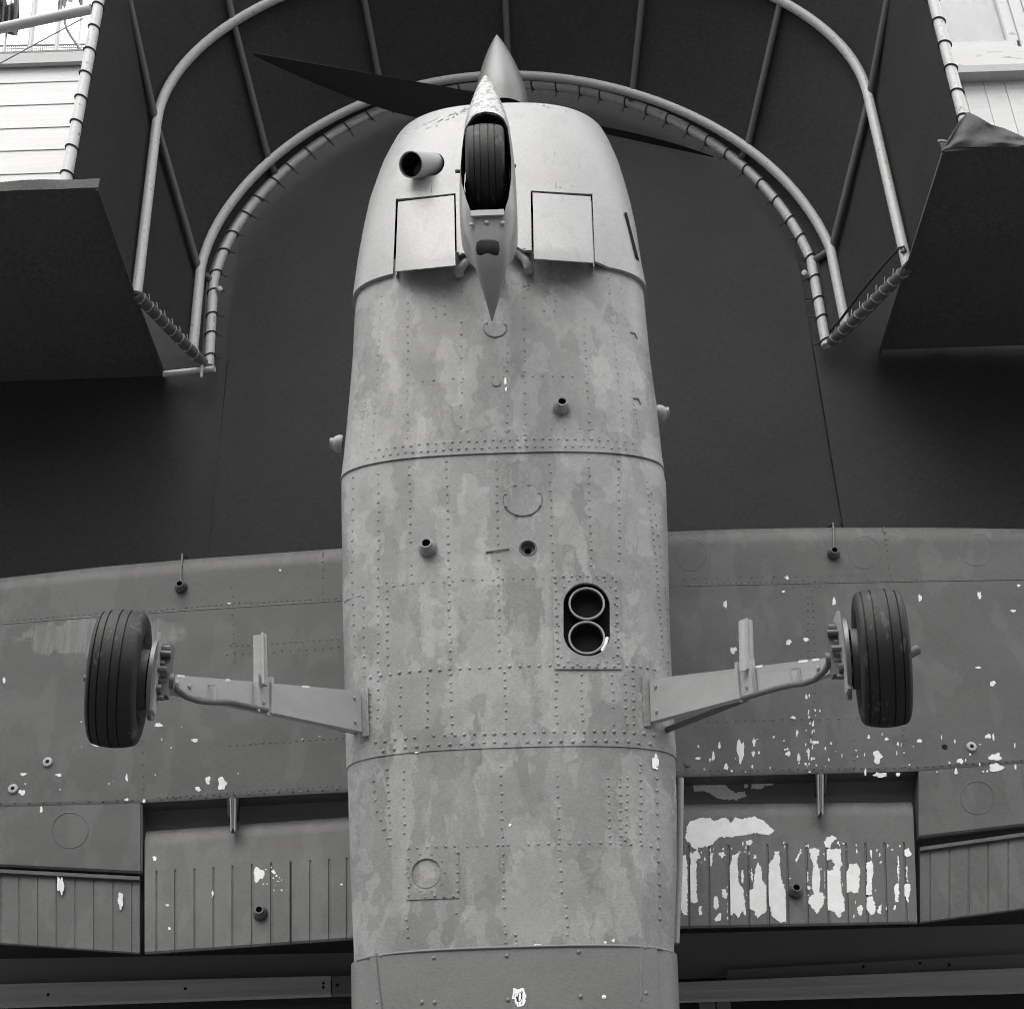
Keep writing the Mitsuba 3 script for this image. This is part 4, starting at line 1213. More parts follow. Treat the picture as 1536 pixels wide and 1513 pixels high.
# ------------------------------------------------------------------ main landing gear
for s in (-1, 1):
    if s < 0:
        r_t, r_b, t_t, t_b = (541, 1036), (543, 1097), (240, 1010), (240, 1033)
        wheel_c, lean, step_px, hose = (176, 1012), -0.03, [(390, 953), (391, 1062)], [(246, 985), (249, 1003), (255, 1020), (265, 1034), (280, 1045), (298, 1051), (318, 1053), (345, 1053), (400, 1065)]
        YR, YT = 4.24, 3.36
    else:
        r_t, r_b, t_t, t_b = (974, 1018), (976, 1082), (1268, 983), (1272, 1003)
        wheel_c, lean, step_px, hose = (1324, 981), 0.055, [(1119, 930), (1122, 1042)], [(1251, 955), (1249, 973), (1245, 990), (1237, 1006), (1222, 1019), (1205, 1025), (1188, 1027), (1165, 1032), (1115, 1047)]
        YR, YT = 4.24, 3.36
    W = P(*wheel_c, 3.28)
    LG = f'{A}__landing_gear' + ('' if s < 0 else '_001')
    rt, rb, tt, tb = P(*r_t, YR), P(*r_b, YR), P(*t_t, YT), P(*t_b, YT)
    dirn = (tt + tb) / 2 - (rt + rb) / 2
    nb_ = np.cross(dirn, [0, 0, 1.0]); nb_ /= np.linalg.norm(nb_)
    th = 0.028
    if nb_ @ (EYE - rt) > 0: nb_ = -nb_         # away from the viewer
    lm = hexa([rt, rb, rb + nb_ * th, rt + nb_ * th, tt, tb, tb + nb_ * th, tt + nb_ * th])
    put(f'{LG}__leg', unman(man(lm)), 'paint_strut')
    lw = nb_ * 0.3 * th
    for k0, k1 in (((0.52, 0.63), (0.80, 0.84), (0.86, 0.89)) if s > 0 else ((0.30, 0.34), (0.70, 0.72), (0.90, 0.93))):
        a_, b_ = rt * (1 - k0) + tt * k0, rt * (1 - k1) + tt * k1
        put(f'{LG}__leg__worn_edge', beam(a_ + [0, 0, -0.0015], b_ + [0, 0, -0.0018], 0.006, 0.0012, [0, 0, 1]), 'bare_white')
    for k0, h0 in ((0.04, 0.2), (0.04, 0.8), (0.93, 0.5), (0.88, 0.55)):
        q = (rt * (1 - k0) + tt * k0) * (1 - h0) + (rb * (1 - k0) + tb * k0) * h0
        put(f'{LG}__leg__bolt', lathe([(0.0075, -0.002), (0.0075, 0.004), (0.005, 0.006), (0, 0.006)], q, -nb_, 10), 'fitting_grey', smooth=30)
    # shoe where the leg enters the fuselage
    put(f'{LG}__leg_shoe', hexa([rt + [-s * 0.022, -0.004, 0.015], rb + [-s * 0.022, -0.004, -0.015], rb + [-s * 0.022, 0.12, -0.015], rt + [-s * 0.022, 0.12, 0.015], rt + [-s * 0.001, 0.004, 0.013], rb + [-s * 0.001, 0.004, -0.013], rb + [-s * 0.001, 0.14, -0.013], rt + [-s * 0.001, 0.14, 0.013]]), 'fitting_belly')
    cu = (318, 1040) if s < 0 else (1192, 1015)
    lu = lambda f_: rt * (1 - f_) + tt * f_
    ld = lambda f_: rb * (1 - f_) + tb * f_
    # wheel
    ax = np.array([1.0, 0.0, lean]); ax /= np.linalg.norm(ax)
    if s < 0: ax = np.array([1.0, 0.16, -0.02]); ax /= np.linalg.norm(ax)
    else: ax = np.array([1.0, -0.15, -0.055]); ax /= np.linalg.norm(ax)
    WKEY = f'{A}__main_wheel' + ('' if s < 0 else '_001')
    Rw, Ww = 0.171, 0.120
    C = W + np.array([0, 0.02, 0])
    put(f'{WKEY}__tyre', tyre_mesh(C, ax, Rw, Ww, (-0.046, -0.028, -0.001, 0.020) if s < 0 else (-0.042, -0.020, 0.016, 0.039), 96), 'rubber', smooth=35)
    put(f'{WKEY}__hub', lathe([(0.0, -0.052), (0.06, -0.052), (0.080, -0.035), (0.088, -0.046), (0.092, -0.046), (0.088, 0), (0.092, 0.046), (0.088, 0.046), (0.080, 0.035), (0.06, 0.052), (0.0, 0.052)], C, ax, 48), 'metal_dark', smooth=30)
    inb = -s * ax                                # towards the fuselage
    bd = C + inb * (Ww / 2 + 0.024)
    put(f'{WKEY}__brake_disc', ring(0.035, 0.100, -0.005, 0.005, bd, inb, 48), 'metal_grey', smooth=30)
    put(f'{WKEY}__drum', lathe([(0.0, -0.04), (0.075, -0.04), (0.075, 0.012), (0.0, 0.012)], C + inb * (Ww / 2), inb, 36), 'metal_dark', smooth=30)
    put(f'{WKEY}__torque_plate', beam(bd + inb * 0.014 + [0, -0.03, 0.108], bd + inb * 0.014 + [0, -0.03, -0.100], 0.05, 0.008, [0, 1, 0], 0.035), 'fitting_grey')
    parts = []
    o = bd + inb * 0.030
    for dz, dy, rr, ln in ((0.075, -0.02, 0.013, 0.026), (0.058, -0.035, 0.008, 0.034), (0.036, -0.02, 0.011, 0.018), (0.012, -0.04, 0.009, 0.030), (-0.012, -0.02, 0.008, 0.026), (-0.035, -0.03, 0.011, 0.018), (0.066, 0.01, 0.009, 0.022), (-0.055, -0.02, 0.007, 0.024)):
        parts.append(rod(o + [0, dy, dz] - inb * 0.02, o + [0, dy, dz] + inb * (ln - 0.02), rr, 12))
    parts.append(beam(o + [0, -0.01, 0.09], o + [0, -0.01, -0.05], 0.03, 0.024, [0, 1, 0]))
    put(f'{WKEY}__brake_caliper', join(parts), 'metal_dark', smooth=30)
    put(f'{WKEY}__axle', rod(bd + inb * 0.05, C - inb * (Ww / 2 - 0.01), 0.02, 20), 'metal_dark', smooth=30)
    tipx = P(*((128, 1018) if s < 0 else (1376, 974)), C[1])
    put(f'{WKEY}__axle_end', rod(C - inb * 0.05, C + (tipx - C) * 1.0, 0.010 if s < 0 else 0.013, 14), 'metal_dark', smooth=30)
    # hose
    um = [768 + FOCAL * ((lu(k_) - EYE) @ RT) / ((lu(k_) - EYE) @ FW) for k_ in np.linspace(0, 1, 60)]
    ym = [lu(k_)[1] for k_ in np.linspace(0, 1, 60)]
    order = np.argsort(um)
    Yh = [float(np.interp(u, np.array(um)[order], np.array(ym)[order])) - 0.018 for u, v in hose]
    pts = [P(u, v, y_) for (u, v), y_ in zip(hose, Yh)]
    Yk = float(np.interp(cu[0], np.array(um)[order], np.array(ym)[order])) - 0.004
    put(f'{LG}__brake_hose', tube(np.array([pts[0] + (pts[1] - pts[0]) * 0] + pts[1:]), 0.008, 10), 'metal_dark', smooth=40)
    # drag rod under the leg root
    a_, b_ = (((405, 1066), (548, 1100)) if s < 0 else ((1122, 1046), (988, 1099)))
    put(f'{LG}__lower_edge', rod(P(*a_, 3.9), P(*b_, 4.33), 0.010), 'metal_dark', smooth=30)
    # hose clip
    q = P(*cu, Yk)
    put(f'{LG}__hose_clip', join([beam(q + [-0.012, -0.012, 0.02], q + [-0.012, -0.012, -0.03], 0.004, 0.004, [1, 0, 0]), beam(q + [0.012, -0.012, 0.02], q + [0.012, -0.012, -0.03], 0.004, 0.004, [1, 0, 0]), beam(q + [-0.012, -0.012, 0.02], q + [0.012, -0.012, 0.02], 0.004, 0.004, [0, 0, 1])]), 'fitting_grey')
    # entry step: an upright channel clamped to the leg
    fr = abs(step_px[1][0] - r_t[0]) / abs(t_t[0] - r_t[0])
    ys = None
    best = None
    for k in np.linspace(0, 1, 200):
        m_ = lu(k)
        w_ = (m_ - EYE); uu = 768 + FOCAL * (w_ @ RT) / (w_ @ FW)
        if best is None or abs(uu - step_px[1][0]) < best[0]: best = (abs(uu - step_px[1][0]), k)
    k = best[1]
    yst = lu(k)[1] - 0.020
    a_, b_ = P(*step_px[0], yst), P(step_px[0][0] + (2 if s > 0 else 1), step_px[0][1] + 76, yst)
    sk = f'{LG}__step'
    if s < 0:
        put(sk, join([beam(a_, b_, 0.037, 0.012, [1, 0, 0]), beam(a_ + [0.010, -0.012, 0], b_ + [0.010, -0.012, 0], 0.006, 0.016, [1, 0, 0])]), 'paint_strut')
    else:
        hp = [a_ + [0.0205 * math.cos(t), 0.012 - 0.0205 * math.sin(t), 0] for t in np.linspace(0, math.pi, 15)]
        st_o = np.array([hp, [h + (b_ - a_) for h in hp]])
        hp2 = [a_ + [0.018 * math.cos(t), 0.012 - 0.018 * math.sin(t), 0] for t in np.linspace(0, math.pi, 15)]
        st_i = np.array([hp2, [h + (b_ - a_) for h in hp2]])
        put(sk, join([thick_sheet(st_o, st_i), beam(a_ + [0.0, -0.012, 0], b_ + [0, -0.012, 0], 0.005, 0.008, [1, 0, 0])]), 'paint_strut', smooth=35)
    top_, bot_ = lu(k), ld(k)
    fo, ld_ = -nb_ * 0.009, dirn / np.linalg.norm(dirn)
    put(f'{LG}__step_clamp', join([beam(top_ + fo + ld_ * dx + [0, 0, 0.016], bot_ + fo + ld_ * dx + [0, 0, -0.010], 0.011, 0.016, ld_) for dx in (-0.034, 0.034)] + [beam(top_ + fo * 0.6 + [0, 0, 0.010], bot_ + fo * 0.6 + [0, 0, -0.008], 0.078, 0.008, ld_)]), 'paint_strut')
    q = (top_ * 0.25 + bot_ * 0.75) + fo * 1.1
    put(f'{LG}__step_clamp_bolt', lathe([(0.006, 0), (0.006, 0.006), (0, 0.007)], q, [0, -1, 0], 12), 'fitting_grey', smooth=30)

# ------------------------------------------------------------------ the hooded canopy
K = 'hooded_canopy'
say(K, 'black fabric barrel hood on pale steel hoops over the aircraft nose', 'canopy')
H = 6.172
PR = 0.0255
HOOPS = [  # y, feet, springs, arc samples
    dict(y=6.00, foot=[(313, 552), (1239, 517)], spring=[(321, 416), (1218, 399)], arc=[(328, 400), (344, 359), (371, 319), (389, 294), (417, 264), (455, 233), (489, 208), (517, 191), (546, 177), (567, 169), (686, 131), (790, 128), (843, 133), (893, 140), (926, 148), (972, 165), (1026, 190), (1075, 221), (1119, 253), (1158, 293), (1188, 336), (1208, 376)]),
    dict(y=5.915, foot=[(288, 538), (1270, 496)], spring=[(301, 402), (1246, 376)], arc=[(306.5, 375), (330, 331), (358, 291), (392, 253), (433, 219), (480, 187.5), (530, 162), (639, 125), (686, 117), (787, 115), (843, 119), (909, 129), (959, 141.5), (1026, 168), (1079, 196), (1125, 228), (1178, 271), (1215, 316), (1238, 356)]),
    dict(y=5.41, foot=[(206, 434), (1361, 400)], spring=[(236, 177), (1303, 148)], arc=[(262, 120), (300, 75), (345, 30), (378, 0), (1285, 110), (1250, 60), (1215, 25), (1185, 0)]),
    dict(y=4.725, foot=[(97, 283), (1456, 218)], spring=None, arc=None)]
curves = []
for i_h, hp in enumerate(HOOPS):
    y = hp['y']
    fl_, fr_ = (P(*q, y) for q in hp['foot'])
    if hp['spring']:
        sl, sr = (P(*q, y) for q in hp['spring'])
        pts = np.array([P(*q, y) for q in hp['arc']])
        cx, zs, rx = (sl[0] + sr[0]) / 2, (sl[2] + sr[2]) / 2, (sr[0] - sl[0]) / 2
        rz = np.median((pts[:, 2] - zs) / np.sqrt(np.maximum(0.02, 1 - np.clip((pts[:, 0] - cx) / rx, -0.99, 0.99) ** 2)))
    else:
        e = P(142, 0, y)
        rise3 = curves[-1][1] - H
        cx, rx = (fl_[0] + fr_[0]) / 2, (fr_[0] - fl_[0]) / 2
        zs, rz = H + 1.85, 1.62
        sl, sr = np.array([fl_[0] + 0.0, y, zs]), np.array([fr_[0], y, zs])
    fz = H - 0.005 if i_h in (0, 2) else (H + 0.03 if i_h == 1 else H + 0.014)
    feet = (np.array([fl_[0], y, fz]), np.array([fr_[0], y, fz]))
    ang = np.linspace(math.pi, 0, 61)
    arc = np.array([[cx + rx * math.cos(t), y, zs + rz * math.sin(t)] for t in ang])
    if i_h < 2:
        # the bent pipes are not true ellipses: follow their measured radius round the springing centre
        al = np.vstack([sl, pts, sr]); al[0, 2] = al[-1, 2] = zs
        th_, rr_ = np.arctan2(al[:, 2] - zs, al[:, 0] - cx), np.hypot(al[:, 2] - zs, al[:, 0] - cx)
        wts = np.ones(len(al)); wts[[0, -1]] = 6
        cf = np.polyfit(th_ - math.pi / 2, rr_, 7, w=wts)
        ra_ = np.polyval(cf, ang - math.pi / 2)
        arc = np.array([[cx + r_a * math.cos(t), y, zs + r_a * math.sin(t)] for t, r_a in zip(ang, ra_)])
    legl = np.linspace(feet[0], [cx - rx, y, zs], 9)[:-1]
    legr = np.linspace([cx + rx, y, zs], feet[1], 9)[1:]
    curves.append((np.vstack([legl, arc, legr]), zs, arc, rz))
hk = []
for i, (cv, zs, arc, rz) in enumerate(curves):
    hk.append(put(f'{K}__hoop', tube(cv, PR, 16), 'pipe_paint', smooth=50))


def skin_between(c0, c1, off, n=8, sag=0.0):
    """Fabric between two hoops, outside the pipes by off."""
    rows = []
    for k in np.linspace(0, 1, n):
        c = c0 * (1 - k) + c1 * k
        t = np.gradient(c, axis=0)
        nrm = np.stack([-t[:, 2], 0 * t[:, 0], t[:, 0]], 1)
        nrm /= np.linalg.norm(nrm, axis=1, keepdims=True)
        wr = meshkit.fbm(c * 2.2, 3, 5)[:, None] * 0.012 - 0.006
        o_ = off if np.isscalar(off) else off[0] * (1 - k) + off[1] * k
        rows.append(c + nrm * (o_ + wr * (1 - k * (not np.isscalar(off))) - sag * math.sin(math.pi * k)) + [0, 0.02 * k * (not np.isscalar(off)), 0])
    return np.array(rows)


for i in range(3):
    sh = skin_between(curves[i][0], curves[i + 1][0], PR + 0.012 if i < 2 else (PR + 0.012, -0.012), 10)
    out = sh.copy()
    ctr = np.array([0, 0, H + 0.8])
    dirs = out - ctr; dirs[..., 1] = 0; dirs /= np.linalg.norm(dirs, axis=-1, keepdims=True)
    put(f'{K}__fabric_panel', thick_sheet(sh, out + dirs * 0.004), 'fabric_black', smooth=60)
# closing skin from the rear hoop back to the wall
sh = skin_between(curves[0][0], curves[0][0] + [0, 0.30, 0], PR + 0.012, 3)
# purlins
for fr in [0.0, 0.20, 0.42, 0.5, 0.58, 0.80, 1.0]:
    pass
PUR_TOP = {395: (345, 0), 559: (545, 0), 757: (755, 0), 948: (962, 0), 1124: (1170, 0)}
fine = lambda c_: np.stack([np.interp(np.linspace(0, len(c_) - 1, 1200), np.arange(len(c_)), c_[:, j_]) for j_ in range(3)], 1)
PUR = [(236, 177, 2), (1303, 148, 2), (395, 245, 1), (559, 113, 1), (757, 100, 1), (948, 136, 1), (1124, 221, 1)]
for u, v, i in PUR:
    arc1 = curves[i][2]
    q = P(u, v, HOOPS[i]['y'])
    cx = arc1[:, 0].mean()
    if i == 2:
        k = 0 if u < 700 else 60
    else:
        k = int(np.argmin(np.linalg.norm(arc1 - q, axis=1)))
    if i == 1:
        # seen from the street each of these purlins runs on in line; take the point of each hoop that lies on that line
        a2, b2 = np.array([u, v], float), np.array(PUR_TOP[u], float)
        dl = (b2 - a2) / np.linalg.norm(b2 - a2)

        def on_line(arc_):
            w_ = arc_ - EYE
            pu = np.stack([768 + FOCAL * (w_ @ RT) / (w_ @ FW), 756.5 - FOCAL * (w_ @ UP) / (w_ @ FW)], 1) - a2
            return arc_[int(np.argmin(np.abs(pu[:, 0] * dl[1] - pu[:, 1] * dl[0]) + 1e3 * (pu[:, 1] > 150)))]
        line = [curves[0][2][k], curves[1][2][k], on_line(fine(curves[2][2])), on_line(fine(curves[3][2]))]
    else:
        line = [curves[j][2][k] for j in (0, 1, 2, 3)]
    line = [p_ + (np.array([cx, p_[1], curves[j][1]]) - p_) / np.linalg.norm(np.array([cx, p_[1], curves[j][1]]) - p_) * (-0.008) for j, p_ in enumerate(line)]
    seg = []
    for a_, b_ in zip(line[:-1], line[1:]):
        seg.append(rod(a_, b_, 0.0185, 12))
    put(f'{K}__purlin', join(seg), 'purlin_paint', smooth=50)
# lacing of the rear hoop to the back cloth
def tie(pos, tang, r, wire, tail, m, key, turn=1.0, a0=0.0, tilt=0.25, wire_k=1.0):
    wire *= wire_k
    x, y, z = basis(tang)
    pts = []
    for t in np.linspace(a0, a0 + 2 * math.pi * turn, 22 if turn > 0.9 else 14):
        pts.append(pos + (r + wire * 0.7) * (math.cos(t) * x + math.sin(t) * y) + z * tilt * r * math.cos(t))
    ms = [tube(pts, wire, 6, closed=False)]
    for a_, b_ in tail:
        ms.append(rod(pos + a_, pos + b_, wire * 0.9, 6))
    put(key, join(ms), m, smooth=60)


c0 = curves[0][0]
sl_ = np.concatenate([[0], np.cumsum(np.linalg.norm(np.diff(c0, axis=0), axis=1))])
for t in np.arange(0.06, sl_[-1], 0.142):
    t = t + rng.uniform(-0.012, 0.012)
    pos = np.array([np.interp(t, sl_, c0[:, k]) for k in range(3)])
    k = min(np.searchsorted(sl_, t), len(c0) - 1)
    tg = c0[k] - c0[k - 1]
    inward = np.array([-0.0 - pos[0], 0, curves[0][1] - pos[2]]) if pos[2] > curves[0][1] else np.array([-np.sign(pos[0]), 0, 0.1])
    inward = inward / np.linalg.norm(inward)
    inward = inward + 0.35 * np.array([0, 0, rng.uniform(-1, 1)])
    tie(pos, tg, PR, 0.0042, [(inward * PR * 0.9, inward * (PR + 0.035) + np.array([0, 0.02, 0]))], 'rope_dark', f'{hk[0]}__lacing', tilt=0.4)
c3 = curves[3][0]
for side in (0, 1):
    cc = c3 if side == 0 else c3[::-1]
    for t in np.arange(0.10, 2.6, 0.158):
        sl3 = np.concatenate([[0], np.cumsum(np.linalg.norm(np.diff(cc, axis=0), axis=1))])
        pos = np.array([np.interp(t, sl3, cc[:, k]) for k in range(3)])
        tie(pos, [0, 0.0, 1], PR, 0.0042, [], 'rope_dark', f'{hk[3]}__lacing', tilt=-0.30)
# bottom rails: from the foot of the third hoop back to the rear hoop, wrapped by rope
for side in (0, -1):
    a_, b_ = curves[2][0][side], curves[0][0][side]
    a_ = a_ + np.array([0.0, 0, 0.0]); b_ = b_ + np.array([0.02 if side == -1 else -0.02, -0.03, 0])
    rk = put(f'{K}__bottom_rail', rod(a_, b_, PR * 1.02, 16), 'purlin_paint', smooth=50)
    d = b_ - a_; Ld = np.linalg.norm(d); d /= Ld
    for t in np.arange(0.04, Ld - 0.02, 0.068):
        pos = a_ + d * t
        ud = np.array([0.0, 0.02, 1.0])
        tie(pos, d, PR, 0.0042, [(np.array([0, 0, PR]), np.array([0.012 if side else -0.012, 0.0, PR + 0.055]))], 'rope_light', f'{rk}__lacing', tilt=0.35, wire_k=0.6)
# short bar from the rear hoop's foot to the awning frame, on the left
put(f'{K}__foot_bar', rod(P(246, 561, 6.03), P(322, 553, 5.97), 0.016), 'pipe_paint', smooth=50)
put(f'{K}__foot_bar_clamp', rod(P(303, 548, 5.95), P(302, 566, 5.95), 0.007), 'rope_light', smooth=50)
q = P(326, 432, 5.97); put(f'{K}__hoop_bolt', lathe([(0.014, 0), (0.014, 0.03), (0, 0.032)], q + [0, 0.02, 0], [0.5, -0.8, -0.2], 14), 'pipe_paint', smooth=30)
q = P(1210, 408, 5.97); put(f'{K}__hoop_bolt', lathe([(0.014, 0), (0.014, 0.03), (0, 0.032)], q + [0, 0.02, 0], [-0.5, -0.8, -0.2], 14), 'pipe_paint', smooth=30)
# slack rope on the right, tied between the third hoop and the rear foot
pts = [P(1349, 372, 5.40), P(1330, 392, 5.47), P(1290, 440, 5.68), P(1262, 478, 5.85), P(1245, 497, 5.96)]
put(f'{K}__tie_rope', tube(pts, 0.0075, 8), 'rope_dark', smooth=60)
put(f'{K}__rope_knot', join([tube([P(1349, 372, 5.39), P(1356, 370, 5.37), P(1359, 376, 5.38), P(1352, 379, 5.38)], 0.006, 8), tube([P(1362, 392, 5.37), P(1353, 403, 5.36), P(1349, 415, 5.37), P(1352, 420, 5.38)], 0.007, 8)]), 'rope_dark', smooth=60)
# stay pipe at the upper left, from the front hoop outwards, and a thin wire
a_ = P(137, 13.5, 4.725)
b_ = P(-200, 86, 4.9)
put('stay_pipe', rod(a_, b_, 0.026), 'pipe_paint', smooth=50)
say('stay_pipe', 'pale round steel pipe running left from the front hoop across the sky', 'pipe')
put('stay_wire', rod(P(124, 28, 4.62), P(-160, 182, 5.2), 0.0035, 8), 'trim_grey', smooth=50)
say('stay_wire', 'thin slanting wire in front of the white boards below the stay pipe', 'wire')

# ------------------------------------------------------------------ flat awnings each side of the hood
for s in (-1, 1):
    if s < 0:
        fi, ri = Pz(145, 280, H), Pz(247, 571, H)
    else:
        fi, ri = Pz(1416, 226, H), Pz(1320, 525, H)
    xi = (fi[0] + ri[0]) / 2
    yf, yr = (fi[1], ri[1])
    key = 'flat_awning' if s < 0 else 'flat_awning_001'
    N1, N2 = 24, 10
    sh = np.zeros((N2, N1, 3))
    for i in range(N2):
        for j in range(N1):
            x = xi + s * 3.4 * j / (N1 - 1)
            yy = yf + (yr - yf) * i / (N2 - 1)
            sag = -0.018 * math.sin(math.pi * i / (N2 - 1)) * (0.4 + 0.6 * meshkit.noise(np.array([x * 1.3, yy * 2, 4.0])))
            sh[i, j] = (x + (fi[0] - xi) * (1 - i / (N2 - 1)) * max(0, 1 - j / 3) + (ri[0] - xi) * (i / (N2 - 1)) * max(0, 1 - j / 3), yy, H + sag)
    put(f'{key}__cloth', thick_sheet(sh, sh + [0, 0, 0.012]), 'fabric_awning', smooth=50)
    put(f'{key}__frame', join([rod([xi + s * 0.05, yf + 0.03, H + 0.035], [xi + s * 3.3, yf + 0.03, H + 0.035], 0.02), rod([xi + s * 0.05, yr - 0.03, H + 0.035], [xi + s * 3.3, yr - 0.03, H + 0.035], 0.02), rod([xi + s * 0.03, yf + 0.03, H + 0.035], [xi + s * 0.03, yr - 0.03, H + 0.035], 0.02)]), 'purlin_paint', smooth=50)
    # hems
    put(f'{key}__side_hem', beam(fi + [s * 0.004, 0, 0.004], ri + [s * 0.004, 0, 0.004], 0.055, 0.012, [0.35 * s, 0, 1]), 'fabric_awning')
    a_, b_ = np.array([fi[0] - s * 0.01, yf - 0.006, H + 0.014]), np.array([xi + s * 3.4, yf - 0.006, H + 0.014])
    nseg = 40
    hm = np.array([[a_ + (b_ - a_) * k / nseg + [0, 0, -0.026 + 0.002 * math.sin(k * 2.1)] for k in range(nseg + 1)], [a_ + (b_ - a_) * k / nseg + [0, 0.006 * math.sin(k * 1.3), 0.030 + 0.002 * math.sin(k * 0.9)] for k in range(nseg + 1)]])
    put(f'{key}__front_hem', thick_sheet(hm, hm + [0, 0.008, 0]), 'fabric_awning', smooth=50)
say('flat_awning', 'flat black cloth awning left of the barrel hood, under the white clapboards', 'awning')
say('flat_awning_001', 'flat black cloth awning right of the barrel hood, with a draped corner fold', 'awning')
# the draped fold at the right front corner
bot = [(1412, 228), (1420, 224), (1432, 222), (1450, 221), (1475, 221), (1500, 221), (1520, 221), (1536, 221), (1560, 222)]
top = [(1412, 226), (1424, 206), (1440, 180), (1452, 168), (1467, 175), (1487, 187), (1508, 193), (1530, 203), (1562, 217)]
rows = []
rows = np.zeros((13, 60, 3))
ub = np.linspace(0, len(bot) - 1, 60)
for j, t in enumerate(ub):
    b2 = np.array([np.interp(t, range(len(bot)), [q[k] for q in bot]) for k in (0, 1)])
    t2 = np.array([np.interp(t, range(len(top)), [q[k] for q in top]) for k in (0, 1)])
    for i in range(13):
        w = i / 12
        q2 = b2 * (1 - w) + t2 * w
        Yd = 4.585 + 0.014 * (meshkit.fbm(np.array([t * 1.9, w * 2.2, 3.3]), 4) - 0.5) + 0.02 * w + 0.012 * math.sin(t * 1.7 + 2 * w) * w + 0.012 * math.sin(t * 2.3 - 4 * w) * math.sin(math.pi * w) - 0.012 * math.exp(-((w - 0.2) / 0.12) ** 2)
        rows[i, j] = P(q2[0], q2[1], Yd)
put('flat_awning_001__corner_fold', thick_sheet(rows, rows + [0, 0.006, 0]), 'fabric_black', smooth=60, label='loose cloth folded over the front corner of the awning')
mat('fabric_awning', lambda p, n, uv: gray(0.065 * (1 + 0.30 * (fbm(p.x * 3, p.y * 3, p.z * 3, octaves=3) - 0.5) + 0.55 * grain(p, 110))), 0.7, spec=0.25)
mat('fabric_worn', lambda p, n, uv: gray(0.062 * (1 + 0.9 * (fbm(p.x * 24, p.y * 24, p.z * 24, octaves=4) - 0.5) + 0.35 * grain(p, 150))), 0.75, spec=0.25)
scene['flat_awning_001__corner_fold']['bsdf'] = {'type': 'ref', 'id': 'fabric_worn'}
put('flat_awning_001__pin', rod(P(1408, 211, 4.60), P(1421, 213, 4.62), 0.006, 8), 'rope_light')

# ------------------------------------------------------------------ back cloth behind the aircraft
BY = 6.075
say('back_cloth', 'black cloth stretched on the wall behind the aircraft and its wings', 'cloth')
seam = [-5.2, P(326, 700, BY)[0], P(1241, 650, BY)[0], 5.2]
mat('fabric_back', lambda p, n, uv: gray(0.026 * (1 + 0.30 * (fbm(p.x * 2.5, p.z * 2.5, octaves=4) - 0.5) + 0.38 * grain(p, 105))), 0.75, spec=0.25)
for i in range(3):
    x0, x1 = seam[i] + 0.0015 * (i > 0), seam[i + 1] - 0.0015 * (i < 2)
    nx, nz = 30, 24
    sh = np.zeros((nz, nx, 3))
    for a in range(nz):
        for b in range(nx):
            x, z = x0 + (x1 - x0) * b / (nx - 1), 2.95 + (9.2 - 2.95) * a / (nz - 1) if i == 1 else 2.95 + (6.30 - 2.95) * a / (nz - 1)
            sh[a, b] = (x, BY + 0.045 * (meshkit.fbm(np.array([x * 1.5, 3.0 + i, z * 0.45]), 4) - 0.5) + 0.004 * (i == 1), z)
    put('back_cloth__cloth_width', thick_sheet(sh, sh + [0, 0.004, 0]), 'fabric_back', smooth=60)

sh = np.zeros((20, 24, 3))
for a in range(20):
    for b in range(24):
        x, z = -2.2 + 4.4 * b / 23, 6.02 + 2.6 * a / 19
        sh[a, b] = (x, BY + 0.03 + 0.010 * (meshkit.fbm(np.array([x * 1.7, 9.0, z * 1.1]), 3) - 0.5), z)
put('back_cloth__hood_back', thick_sheet(sh, sh + [0, 0.004, 0]), 'fabric_black', smooth=60)

# ------------------------------------------------------------------ the building: left, white clapboards
WY = 6.22
B = 'clapboard_building'
say(B, 'sunlit white building with horizontal clapboards at the upper left', 'building')
zs_ = [P(50, v, WY)[2] for v in (92, 125.5, 159, 193.5, 227, 262)]
step = zs_[-2] - zs_[-1]
zs_ += [zs_[-1] - step * k for k in range(1, 9)]
for z1, z0 in zip(zs_[:-1], zs_[1:]):
    xr = -1.05 if z1 > H else -1.05
    put(f'{B}__clapboard', hexa([[-6, WY - 0.004, z1], [-6, WY - 0.010, z0 + 0.002], [-6, WY + 0.01, z0 + 0.002], [-6, WY + 0.01, z1], [-1.45, WY - 0.004, z1], [-1.45, WY - 0.010, z0 + 0.002], [-1.45, WY + 0.01, z0 + 0.002], [-1.45, WY + 0.01, z1]]), 'siding_white')
zt, zb = P(60, 79, WY - 0.05)[2], P(60, 94, WY - 0.05)[2]
put(f'{B}__eaves_board', box([-6, WY - 0.05, zb], [-1.2, WY - 0.02, zt]), 'trim_grey', label='grey eaves board along the roof edge')
put(f'{B}__soffit', box([-6, WY - 0.02, zb + 0.02], [-1.2, WY + 0.3, zb + 0.035]), 'siding_white')
put(f'{B}__roof', hexa([[-6, WY - 0.05, zt + 0.003], [-6, WY + 4, zt + 0.05], [-6, WY + 4, zt + 0.1], [-6, WY - 0.05, zt + 0.02], [-1.2, WY - 0.05, zt + 0.003], [-1.2, WY + 4, zt + 0.05], [-1.2, WY + 4, zt + 0.1], [-1.2, WY - 0.05, zt + 0.02]]), 'metal_dark')
put(f'{B}__wall', box([-6, WY + 0.012, 3.6], [-1.30, WY + 0.25, zb + 0.02]), 'siding_white')
